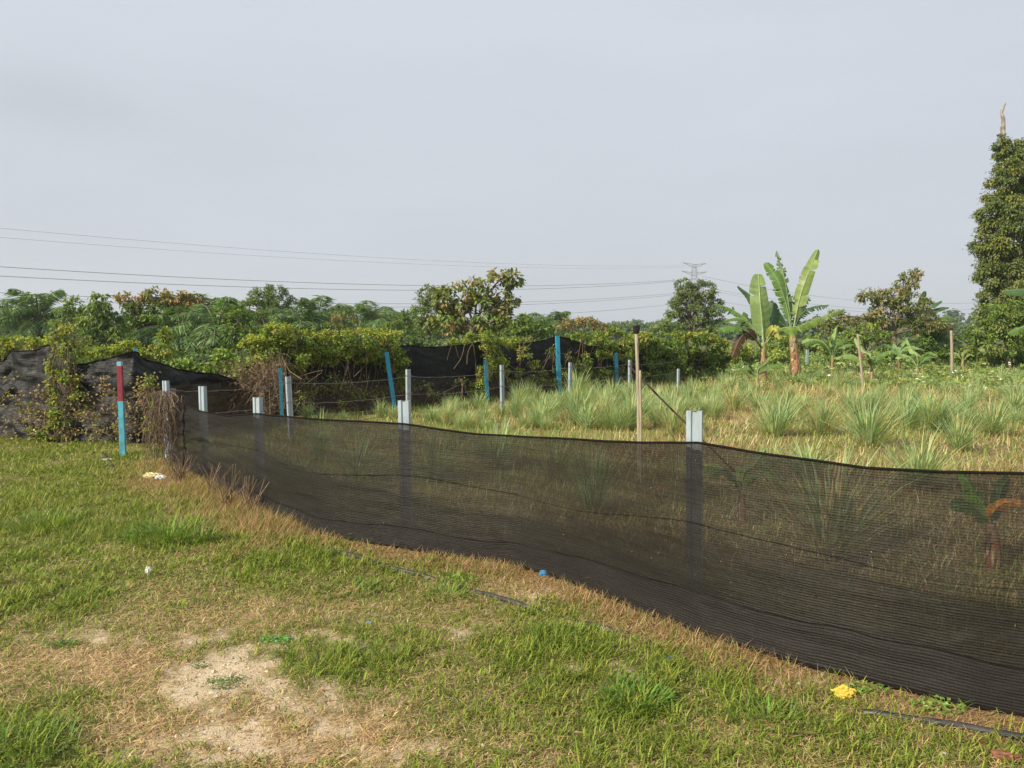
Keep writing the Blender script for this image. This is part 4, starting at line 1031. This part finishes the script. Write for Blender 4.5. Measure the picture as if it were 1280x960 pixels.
protos = [clump_mesh(100 + i, yellow=(.1, .08, .14, .3)[i]) for i in range(4)]
used = [False] * 4
lem = [(582, 536, 40), (605, 530, 42), (628, 522, 30), (645, 524, 40), (680, 528, 44), (720, 533, 50), (755, 534, 50), (787, 538, 52), (816, 517, 42), (842, 547, 48), (862, 512, 40), (917, 517, 40), (936, 503, 30),
       (968, 547, 56), (1000, 520, 36), (1028, 545, 52), (1086, 560, 62), (1060, 515, 34), (1160, 528, 46), (1240, 545, 58), (1198, 565, 50), (1278, 512, 36), (1130, 508, 30), (880, 498, 26), (835, 497, 26), (905, 492, 22), (950, 515, 30), (986, 500, 24),
       (476, 523, 30), (492, 524, 32), (384, 524, 26), (402, 526, 24), (430, 527, 22), (540, 528, 34), (558, 532, 38), (700, 512, 32), (740, 508, 30), (775, 504, 28), (660, 510, 28),
       (1210, 505, 28), (1180, 495, 22), (1100, 498, 22), (1255, 497, 22), (1035, 497, 22), (620, 585, 62), (740, 640, 78), (1035, 700, 120), (445, 600, 60), (860, 620, 60), (690, 600, 50), (400, 575, 46), (545, 600, 50), (1150, 610, 70), (960, 600, 50), (1010, 600, 48)]
for q in range(120):
    py = 480 + 60 * rng.random() ** 1.9; px = rng.uniform(max(560, 830 - (py - 482) * 8), 1330)
    if min(math.hypot((px - a[0]) * .5, py - a[1]) for a in lem) > 5: lem.append((px, py, (py - 440) * rng.uniform(.25, .55)))
for q in range(60):
    px = rng.uniform(560, 900); py = rng.uniform(500, 540)
    if min(math.hypot((px - a[0]) * .5, py - a[1]) for a in lem) > 5: lem.append((px, py, rng.uniform(22, 42)))
prom = {(1086, 560): 'large lemongrass clump rising above the net right of the nearest post', (968, 547): 'bushy lemongrass clump below the first banana plant', (787, 538): 'lemongrass clump directly left of the wooden stake',
        (1240, 545): 'large lemongrass clump near the right edge of the field', (1035, 700): 'tall lemongrass clump seen through the front net at right', (740, 640): 'lemongrass clump seen through the front net left of the nearest post',
        (842, 547): 'yellowing lemongrass clump between the wooden stake and the nearest post', (384, 524): 'low lemongrass clump beside the dull blue post', (492, 524): 'lemongrass clump at the foot of the leaning blue post'}
for i, (px, py, hp) in enumerate(lem):
    g = GG(px, py); k_ = 3 if (px, py) == (842, 547) else int(rng.integers(0, 4 if i < 50 else 3)); src = protos[k_]
    o = src if not used[k_] else src.copy()
    if used[k_]: C.objects.link(o)
    used[k_] = True
    s = hp * g[1] / F / (.7 if py >= 572 else 1.02 if px < 700 else .78); o.location = tuple(g); o.scale = (s * rng.uniform(.9, 1.7), s * rng.uniform(.9, 1.3), s * rng.uniform(.8, 1.1)); o.rotation_euler = (0, 0, rng.uniform(0, 6.28))
    tag(o, prom.get((px, py), 'ordinary blue green lemongrass clump growing in the field behind the net' if py < 572 else 'lemongrass clump dimly seen through the front net'), 'lemongrass', 'lemongrass clumps in the field')

# ------------------------------------------------------------------ stakes
def stake(name, label, base_px, base_py, top_px, top_py, r, Y=None, cat='stake', knots=True, mat=None):
    g = GG(base_px, base_py) if Y is None else np.array([PP(base_px, 480, Y)[0], Y, 0.]); T = PP(top_px, top_py, g[1]); b = Buf(); n = 14
    p = curve([g - [0, 0, .1], g * .5 + T * .5 + [rng.normal(0, .006), 0, 0], T], n); rr = r * np.linspace(1.1, .9, n) * (1 + .05 * rng.normal(size=n)); tube(b, p, rr, 9)
    return g, T, b


g, T, b = stake('s', '', 801, 600, 795.5, 416, .020, 8.3)
t_ = thing('lamp_stake', g, 'tall wooden stake with a small black cup on its top behind the front net', 'stake'); mk('shaft', b, M_wood, t_, True)
b = Buf(); pr = [(.0, .014), (.012, .03), (.05, .038), (.085, .038), (.09, .043), (.1, .043), (.1, .033), (.05, .03)]
th = np.arange(14) * 2 * math.pi / 14; V = np.concatenate([np.stack([T[0] + r_ * np.cos(th), T[1] + r_ * np.sin(th), 0 * th + T[2] - .015 + z_], 1) for z_, r_ in pr]); i = np.arange(len(pr) - 1)[:, None] * 14; j = np.arange(14)[None]
b.add(V, [np.stack([i + j, i + (j + 1) % 14, i + 14 + (j + 1) % 14, i + 14 + j], -1).reshape(-1, 4), np.arange(14)[::-1][None]])
mk('cup', b, M_dark, t_, True)
b = Buf(); tube(b, [T + [0, 0, .0], T + [0, 0, .045]], [.014, .02], 8, (.7, .7, .7)); mk('bulb', b, M_attr, t_, True)
g, T, b = stake('s', '', 803, 600, 800, 463, .013, 8.15); mk('wooden_stake', b, M_wood, None, True); tag(bpy.data.objects['wooden_stake'], 'shorter thin wooden stake tied against the tall stake with the black cup', 'stake')
b = Buf(); tube(b, curve([PP(786, 457, 8.5), PP(822, 494, 8.45), PP(859, 531, 8.4), PP(932, 603, 8.25)], 20), .011, 7); tag(mk('leaning_rod', b, M_rust, None, True), 'thin dark rusty rod leaning diagonally between the tall stake and the nearest post', 'rod')
for bp, tp_, lab, r in (((1080, 488), (1072, 416), 'grey wooden stake leaning left among the small banana plants', .035), ((1190, 472), (1189, 412), 'upright far wooden stake right of the olive brown tree', .05)):
    g, T, b = stake('s', '', *bp, *tp_, r); t_ = thing('wooden_stake', g, lab, 'stake'); mk('shaft', b, M_wood, t_, True)
    b = Buf(); tube(b, [T - [0, 0, .02], T + [0, 0, .06]], [r * 1.3, r * 1.5], 8); mk('cap', b, M_dark, t_)
for bp, tp_, lab in (((1258, 456), (1257, 412), 'slim pale sapling stem under the tall tree'), ((1236, 462), (1236, 440), 'short thin stick beside the pale banana leaf')):
    g, T, b = stake('s', '', *bp, *tp_, .028); tag(mk('thin_pole', b, M_wood, None, True), lab, 'stick')

# ------------------------------------------------------------------ hose, litter, small plants
hp = [(128, 566), (139, 580), (148, 600), (175, 640), (260, 668), (340, 680), (400, 688), (415, 691), (450, 700), (490, 712), (530, 722), (570, 731), (611, 743), (635, 751), (660, 759), (700, 770), (745, 782), (790, 796), (850, 818), (930, 845), (1010, 870), (1060, 886), (1100, 897), (1150, 906), (1200, 914), (1240, 922), (1290, 931), (1400, 950)]
hq = np.array([GG(*q) for q in hp]); h2 = curve(hq, 560); h2[:, 2] = gz(h2[:, 0], h2[:, 1])
vis = np.interp(np.linspace(0, 1, 560) * (len(hp) - 1), range(len(hp)), [.6, .6, -1, -1.5, -1.5, -1.5, -1, .6, .7, .2, .7, -1.2, .7, 1, .8, -1.3, .2, .1, -1.5, -1.5, -1.3, -1, .7, .3, .9, 1.2, 1.2, 1.2])
h2[:, 2] += np.clip(vis, -1, 1) * .013 - .001
b = Buf(); tube(b, h2, .0165, 8); tag(mk('irrigation_hose', b, M_hose, None, True), 'black irrigation hose half buried in the lawn along the front net', 'hose')


def crumple(label, px, py, sx, sy, sz, col, name='plastic_scrap', cat='litter', seed=0, sub=3, group=None):
    import bmesh
    bm = bmesh.new(); bmesh.ops.create_icosphere(bm, subdivisions=sub + 1, radius=1.0); V = np.array([v.co[:] for v in bm.verts]); Fc = np.array([[v.index for v in f.verts] for f in bm.faces]); bm.free()
    r = 1 + .55 * (fbm(V[:, 0] * 2.3 + seed + V[:, 2], V[:, 1] * 2.3 + V[:, 2] * 2, seed, 3) - .5) * 2 + .9 * (.55 - np.abs(2 * fbm(V[:, 0] * 4 + V[:, 2] * 3, V[:, 1] * 4 - V[:, 2] * 2, seed + 4, 3) - 1))
    V = V * r[:, None] * np.array([sx, sy, sz]) * .66; g = GG(px, py); V = V + g + [0, 0, sz * .8]; b = Buf(); b.add(V, [Fc], col); o = mk(name, b, M_attr, None, False); return tag(o, label, cat, group)


crumple('crumpled bright yellow plastic bag on the grass at lower right', 1055, 873, .055, .04, .028, (.62, .46, .06), 'plastic_bag', seed=3)
crumple('crumpled pale yellow wrapper beside the white one near the left end of the net', 190, 597, .11, .06, .035, (.62, .58, .30), 'wrapper', seed=5)
crumple('crumpled white wrapper beside the pale yellow one near the left end of the net', 201, 599, .075, .05, .03, (.75, .78, .85), 'wrapper', seed=8)
crumple('small white paper scrap in the green lawn at left', 186, 723, .022, .02, .035, (.78, .77, .70), 'paper_scrap', seed=11)
crumple('blue plastic scrap at the foot of the front net', 679, 720, .028, .014, .022, (.03, .25, .55), seed=12)
crumple('tiny pale blue scrap on the straw coloured lawn', 461, 779, .018, .012, .008, (.15, .45, .70), seed=14)
crumple('tiny violet scrap in the grass below the nearest post', 838, 824, .014, .011, .010, (.14, .18, .55), seed=15)
crumple('small bluish scrap among the dead grass at left', 283, 636, .03, .02, .012, (.40, .42, .55), seed=16)
crumple('flat pale stone scrap near the brown strip at the far left', 134, 574, .10, .06, .012, (.5, .45, .36), 'flat_stone', 'stone', 17)
crumple('piece of reddish brick at the lower right corner', 1258, 952, .06, .04, .02, (.22, .085, .05), 'brick_piece', 'stone', 19, 2)
crumple('pale pebble left of the reddish brick piece', 1180, 948, .018, .014, .010, (.6, .55, .45), 'pebble', 'stone', 20, 2)
crumple('cream pebble left of the yellow bag', 1000, 857, .014, .012, .008, (.7, .65, .55), 'pebble', 'stone', 21, 2)

n = 2600; X, Y, r, a = sample_polar(n * 12, 2.2, 6.5, -40, 25, 1.2); ins, bare, dry, gr_, q1, q2, q3 = masks(X, Y)
k = ins & (rng.random(len(X)) < bare * .5 + .01) & (r < lawn_limit(a) - .05); X, Y = X[k][:n], Y[k][:n]; n = len(X)
sz = rng.uniform(.002, .009, n) ** 1.0 * rng.choice([.7, 1, 1.9], n, p=[.5, .4, .1]); o6 = np.array([[1, 0, 0], [-1, 0, 0], [0, 1, 0], [0, -1, 0], [0, 0, .7], [0, 0, -.5]])
V = (o6[None] * rng.uniform(.6, 1.3, (n, 6, 1)) + rng.normal(0, .15, (n, 6, 3))) * sz[:, None, None] + np.stack([X, Y, gz(X, Y) + .001], 1)[:, None]
f = np.array([[0, 2, 4], [2, 1, 4], [1, 3, 4], [3, 0, 4], [2, 0, 5], [1, 2, 5], [3, 1, 5], [0, 3, 5]]); b = Buf()
b.add(V.reshape(-1, 3), [(f[None] + np.arange(n)[:, None, None] * 6).reshape(-1, 3)], np.repeat(jit([.50, .41, .28], n, .25), 6, 0)); tag(mk('soil_crumbs', b, M_attr), 'loose crumbs of pale soil strewn over the bare patch', 'soil', kind='stuff')


def tuft(label, px, py, n, L, W, col, spread, lean=.5, name='grass_tuft', cat='grass tuft'):
    g = GG(px, py); b = Buf(); az = rng.uniform(0, 6.28, n); P = g + np.stack([np.cos(az), np.sin(az), 0 * az], 1) * (rng.random((n, 1)) ** .5) * spread
    c = jit(col, n, .15); blades(b, P, az + rng.normal(0, .6, n), rng.uniform(.55, 1, n) * L, rng.uniform(.7, 1.2, n) * W, np.abs(rng.normal(lean, .25, n)), c, .3); return tag(mk(name, b, M_grass), label, cat, 'tall tufts in the lawn')


tuft('tall bright green grass tuft in the left lawn', 205, 680, 190, .24, .009, [.13, .21, .03], .24, .7)
tuft('grass tuft right of the tall bright tuft', 245, 682, 120, .16, .010, [.14, .20, .04], .15, .5)
tuft('broad dark green grass tuft at lower centre', 795, 880, 150, .13, .008, [.09, .18, .03], .12, .7)
tuft('bright green grass tuft left of the hose in the middle lawn', 560, 745, 110, .10, .008, [.13, .21, .035], .14, .8)
tuft('grass tuft at the lower left corner of the lawn', 30, 945, 170, .11, .006, [.12, .19, .045], .18, .6)
tuft('bright grass tuft above the white paper scrap', 60, 660, 160, .15, .010, [.14, .21, .04], .3, .6)
tuft('grass tuft below the yellow bag', 960, 905, 130, .11, .007, [.13, .2, .035], .14, .8)
tuft('grass tuft below the blue scrap at the net', 700, 800, 130, .10, .007, [.12, .19, .035], .14, .8)
tuft('green grass tuft below the left end of the hose', 440, 740, 130, .10, .008, [.12, .19, .035], .16, .8)


def herb(label, px, py, n, rad, col, L=.02):
    g = GG(px, py); b = Buf(); a = rng.uniform(0, 6.28, n); P = g + np.stack([np.cos(a), np.sin(a), 0 * a], 1) * (rng.random((n, 1)) ** .6) * rad * [1.3, .8, 1]; P[:, 2] += rng.random(n) * .02 + .004
    D = rnd_unit(n); D[:, 2] = np.abs(D[:, 2]) * .3; leaves(b, P, D, unit(rnd_unit(n) * .4 + [0, 0, 1]), L, L * .7, jit(col, n, .2)); tag(mk('low_herb', b, M_vine), label, 'weed', 'small broad leaved weeds in the lawn')


herb('small bright green weed at the top edge of the bare patch', 345, 803, 90, .06, [.07, .19, .05])
herb('flat dark weed growing in the middle of the bare patch', 282, 855, 150, .085, [.09, .13, .04], .016)
herb('tiny weed at the upper left of the bare patch', 250, 835, 40, .03, [.08, .12, .04], .014)
herb('small green weed in the left lawn below the paper scrap', 75, 808, 70, .06, [.08, .17, .04])
herb('leafy weed at the net foot right of the yellow bag', 1085, 868, 80, .07, [.12, .20, .04], .024)
herb('leafy weed at the net foot near the right edge', 1175, 890, 80, .09, [.12, .20, .04], .026)
herb('green weed beside the short hose piece in the middle', 575, 726, 90, .10, [.10, .20, .04], .022)

# ------------------------------------------------------------------ transmission tower and lines
def lattice(buf, p, q, r): tube(buf, [p, q], r, 4)


YT = 420.; cx = PP(867, 400, YT)[0]; ztop = PP(867, 330, YT)[2]; zb = 0
tw = thing('transmission_tower', (cx, YT, 0), 'steel lattice transmission tower whose top shows above the grey green tree', 'pylon')
b = Buf(); lv = [(0, 5.0), (8, 4.0), (16, 3.0), (23, 2.1), (27, 1.6), (31, 1.4), (35, 1.2), (ztop - .5, .8)]
cn = [(-1, -1), (1, -1), (1, 1), (-1, 1)]
for (z0, w0), (z1, w1) in zip(lv[:-1], lv[1:]):
    for i in range(4):
        a, c_ = cn[i], cn[(i + 1) % 4]
        A0 = np.array([cx + a[0] * w0, YT + a[1] * w0, z0]); A1 = np.array([cx + a[0] * w1, YT + a[1] * w1, z1]); B0 = np.array([cx + c_[0] * w0, YT + c_[1] * w0, z0]); B1 = np.array([cx + c_[0] * w1, YT + c_[1] * w1, z1])
        lattice(b, A0, A1, .11); lattice(b, A0, B1, .06); lattice(b, B0, A1, .06); lattice(b, A1, B1, .06)
mk('mast', b, M_tower, tw)
arms = [(ztop, 6.5, 'l'), (ztop - 4.5, 7.0, 'l'), (ztop - 12, 7.5, 'l'), (ztop - 19, 8, 'l')]
ax = np.array([.93, .36, 0.])
for k_, (z, w, _) in enumerate(arms):
    b = Buf(); c0 = np.array([cx, YT, z])
    for s in (-1, 1):
        tip = c0 + ax * s * w * 1.15 + [0, 0, .5]
        for dz in (0, -1.6):
            lattice(b, c0 + [0, 0, dz - .3], tip, .13)
        for f in (.25, .5, .75):
            lattice(b, c0 + (tip - c0) * f, c0 + [0, 0, -1.9] + (tip - c0 - [0, 0, -1.9]) * min(f + .15, 1), .08)
    mk('crossarm', b, M_tower, tw)


def wire(label, pts, A, Bp, r=.075, ext=0.):
    """pts: image samples the wire passes through; A,B plan ends (x,y); height is a parabola along the span"""
    A = np.array(A, float); Bp = np.array(Bp, float); T = []; H = []
    for px, py in pts:
        u = (px - 640.) / F; d = ray(px, py); sl = d[0] / d[1]
        t = (sl * A[1] - A[0]) / ((Bp[0] - A[0]) - sl * (Bp[1] - A[1])); y = A[1] + t * (Bp[1] - A[1]); T.append(t); H.append(EYE + d[2] / d[1] * y)
    co = np.polyfit(T, H, 2); t = np.linspace(0, 1, 70); h = np.polyval(co, t)
    P = np.stack([A[0] + (Bp[0] - A[0]) * t, A[1] + (Bp[1] - A[1]) * t, h], 1); b = Buf(); tube(b, P, r, 4)
    tag(mk('power_line', b, M_line), label, 'power line', 'overhead power lines')


LA = (-190, 150)
wire('upper of the two darkest overhead wires crossing the left sky', [(0, 334), (300, 349), (520, 357), (700, 357), (845, 350)], LA, (cx - 2, YT))
wire('lower of the two darkest overhead wires crossing the left sky', [(0, 345), (300, 358.5), (520, 363), (700, 360), (845, 351.5)], (-186, 148), (cx + 1, YT + 2))
wire('overhead wire just above the treetops, upper of its pair', [(0, 366), (300, 377), (520, 379.5), (700, 376), (828, 368)], (-188, 149), (cx - 3, YT), .065)
wire('overhead wire just above the treetops, lower of its pair', [(0, 374), (300, 381.5), (520, 384), (700, 379), (828, 370)], (-184, 147), (cx, YT + 2), .065)
wire('lowest overhead wire rising from the rusty tree to the tower', [(0, 392), (300, 396), (520, 399), (680, 395), (828, 381)], (-187, 150), (cx - 4, YT), .065)
wire('faint highest overhead wire in the left sky', [(0, 286), (300, 309), (520, 325), (700, 332), (852, 332)], (-190, 152), (cx - 5, YT), .035)
wire('faint second highest overhead wire in the left sky', [(0, 297), (300, 318), (520, 330), (700, 335.5), (880, 333)], (-186, 150), (cx + 5, YT + 2), .03)
RB = (560., 520.)
wire('uppermost overhead wire running right from the tower', [(882, 346), (990, 366), (1075, 376), (1230, 378)], (cx + 4, YT), RB, .07)
wire('second overhead wire running right from the tower', [(884, 359), (940, 371), (1050, 383), (1230, 386)], (cx + 5, YT + 2), (564, 524), .06)
wire('third overhead wire running right from the tower', [(886, 362), (940, 374), (1050, 387), (1230, 391)], (cx + 3, YT + 4), (556, 522), .06)
wire('lowest overhead wire running right from the tower', [(886, 374), (940, 384), (1050, 395), (1230, 399)], (cx + 5, YT), (560, 518), .06)

# ------------------------------------------------------------------ far wood
b = Buf()
for i in range(70):
    px = -160 + 1000 * (i + rng.random()) / 70; Y = float(np.interp(px, [-160, 250, 820], [17, 22, 30])) + rng.uniform(0, 5)
    top_ = rng.uniform(414, 426) if px > 380 else rng.uniform(432, 444); zt = PP(px, top_, Y)[2]; c0 = np.array([(px - 640) / F * Y, Y, zt * .5]); m = 420
    d = rnd_unit(m); P = c0 + d * rng.uniform(.4, 1.05, (m, 1)) * [.9, .6, zt * .5]; P[:, 2] = np.maximum(P[:, 2], .05)
    leaves(b, P, rnd_unit(m) + [0, 0, -.3], unit(d + [0, -.2, .6]), .2, .12, jit([(.04, .075, .018), (.06, .09, .02), (.045, .07, .02)][i % 3], m, .2))
tag(mk('undergrowth', b, M_vine), 'dense green undergrowth filling the ground behind the black cloths', 'undergrowth', kind='stuff')
b = Buf(); n = 0
for row, (Y0, cnt) in enumerate(((170, 90), (230, 110), (320, 120))):
    for i in range(cnt):
        px = -250 + 1780 * (i + rng.random()) / cnt; Y = Y0 * rng.uniform(.9, 1.12)
        prof = np.interp(px, [-250, 0, 300, 520, 690, 790, 830, 900, 1050, 1190, 1230, 1300, 1530], [395, 397, 398, 400, 404, 407, 405, 406, 404, 400, 393, 386, 388]) + rng.normal(0, 2.5) - (0 if row < 2 else 3)
        if 1185 < px < 1232: prof = rng.uniform(386, 398) if row == 2 else 409
        zt = max(PP(px, prof, Y)[2], 2.5); rz = zt * .5; rx = rz * rng.uniform(.8, 1.4); c0 = np.array([(px - 640) / F * Y, Y, zt - rz])
        m = 260; d = rnd_unit(m); P = c0 + d * (rng.uniform(.6, 1.05, (m, 1))) * [rx, rx * .7, rz]; P[:, 2] = np.maximum(P[:, 2], .2)
        leaves(b, P, rnd_unit(m), unit(d + [0, 0, .5]), Y * .0062, Y * .0045, jit((.05, .085, .028) if i % 3 else (.085, .10, .035), m, .2))
tag(mk('distant_wood', b, M_leaf), 'hazy line of distant trees along the horizon', 'wood', kind='stuff')

# ------------------------------------------------------------------ light, sky, camera
scene = bpy.context.scene
SUN_AZ = math.radians(236); SUN_EL = math.radians(34)       # azimuth clockwise from +Y
sd = np.array([math.sin(SUN_AZ) * math.cos(SUN_EL), math.cos(SUN_AZ) * math.cos(SUN_EL), math.sin(SUN_EL)])
from mathutils import Vector
lamp = bpy.data.lights.new('sun', 'SUN'); lamp.energy = 5.0; lamp.angle = math.radians(.9); lamp.color = (1.0, .89, .71)
lo = bpy.data.objects.new('sun', lamp); C.objects.link(lo); lo.rotation_euler = Vector((-sd[0], -sd[1], -sd[2])).to_track_quat('-Z', 'Y').to_euler()
w = bpy.data.worlds.new('World'); scene.world = w; w.use_nodes = True; nt = w.node_tree; nt.nodes.clear()
out = nt.nodes.new('ShaderNodeOutputWorld'); bg = nt.nodes.new('ShaderNodeBackground'); bg.inputs[1].default_value = .1
sky = nt.nodes.new('ShaderNodeTexSky'); sky.sky_type = 'NISHITA'; sky.sun_disc = False; sky.sun_elevation = SUN_EL; sky.sun_rotation = SUN_AZ; sky.dust_density = 4.; sky.air_density = 1.2
tc = nt.nodes.new('ShaderNodeTexCoord'); sp = nt.nodes.new('ShaderNodeSeparateXYZ'); nt.links.new(tc.outputs['Generated'], sp.inputs[0])
el = nt.nodes.new('ShaderNodeMapRange'); el.inputs[1].default_value = 0.; el.inputs[2].default_value = .45; nt.links.new(sp.outputs[2], el.inputs[0])
veil = mixc(nt, el.outputs[0], (4.65, 4.9, 5.45), (5.4, 5.7, 6.2))
mp = nt.nodes.new('ShaderNodeMapping'); mp.inputs['Scale'].default_value = (1.6, 1.6, 6.); nt.links.new(tc.outputs['Generated'], mp.inputs[0])
cl = noise(nt, 1.3, 4, .5, mp.outputs[0]); cr_ = nt.nodes.new('ShaderNodeMapRange'); cr_.inputs[1].default_value = .35; cr_.inputs[2].default_value = .7; cr_.inputs[3].default_value = .965; cr_.inputs[4].default_value = 1.03; nt.links.new(cl, cr_.inputs[0])
vs = nt.nodes.new('ShaderNodeVectorMath'); vs.operation = 'SCALE'; nt.links.new(veil, vs.inputs[0]); nt.links.new(cr_.outputs[0], vs.inputs['Scale'])
cdv = unit(ray(38, 122)); cd = nt.nodes.new('ShaderNodeVectorMath'); cd.operation = 'SUBTRACT'; nt.links.new(tc.outputs['Generated'], cd.inputs[0]); cd.inputs[1].default_value = tuple(cdv)
cm = nt.nodes.new('ShaderNodeMapping'); cm.inputs['Scale'].default_value = (9, 9, 30); nt.links.new(cd.outputs[0], cm.inputs[0])
cn_ = noise(nt, 1.6, 5, .65, cm.outputs[0]); cl_ = nt.nodes.new('ShaderNodeVectorMath'); cl_.operation = 'LENGTH'; nt.links.new(cm.outputs[0], cl_.inputs[0])
cf = nd(nt, 'ShaderNodeMapRange'); cf.interpolation_type = 'SMOOTHSTEP'; cf.inputs[1].default_value = -.2; cf.inputs[2].default_value = 1.1; cf.inputs[3].default_value = .93; cf.inputs[4].default_value = 1.
nt.links.new(mathn(nt, 'SUBTRACT', cl_.outputs['Value'], mathn(nt, 'MULTIPLY', cn_, .8)), cf.inputs[0])
vs2 = nt.nodes.new('ShaderNodeVectorMath'); vs2.operation = 'SCALE'; nt.links.new(vs.outputs[0], vs2.inputs[0]); nt.links.new(cf.outputs[0], vs2.inputs['Scale'])
fc = mixc(nt, .9, sky.outputs[0], vs2.outputs[0]); nt.links.new(fc, bg.inputs[0]); nt.links.new(bg.outputs[0], out.inputs[0])

HAZE = True
if HAZE:
    b = Buf(); x0, x1, y0, y1, z0, z1 = -700, 900, -60, 900, -1.2, 48.
    V = [(x, y, z) for z in (z0, z1) for x, y in ((x0, y0), (x1, y0), (x1, y1), (x0, y1))]
    b.add(V, [np.array([[3, 2, 1, 0], [4, 5, 6, 7], [0, 1, 5, 4], [1, 2, 6, 5], [2, 3, 7, 6], [3, 0, 4, 7]])])
    m, nt, out = new_mat('haze_air'); v = nd(nt, 'ShaderNodeVolumePrincipled'); v.inputs['Density'].default_value = .00045; v.inputs['Color'].default_value = (.82, .9, 1., 1); v.inputs['Anisotropy'].default_value = .2
    nt.links.new(v.outputs[0], out.inputs['Volume']); tag(mk('haze', b, m), kind='stuff')

cam = bpy.data.cameras.new('camera'); co = bpy.data.objects.new('camera', cam); C.objects.link(co); co.location = (0, 0, EYE)
co.rotation_euler = (math.pi / 2 - TH, 0, 0); cam.sensor_width = 36.; cam.lens = F / 1280 * 36; cam.clip_start = .05; cam.clip_end = 6000; scene.camera = co
vsx = scene.view_settings; vsx.view_transform = 'Standard'; vsx.look = 'None'; vsx.gamma = 1; vsx.exposure = .40; vsx.use_curve_mapping = False
cy = scene.cycles; cy.use_denoising = True; cy.denoising_prefilter = 'NONE'; cy.denoiser = 'OPENIMAGEDENOISE'; cy.denoising_input_passes = 'RGB_ALBEDO_NORMAL'
cy.max_bounces = 6; cy.diffuse_bounces = 3; cy.glossy_bounces = 2; cy.transmission_bounces = 3; cy.transparent_max_bounces = 12; cy.volume_bounces = 1
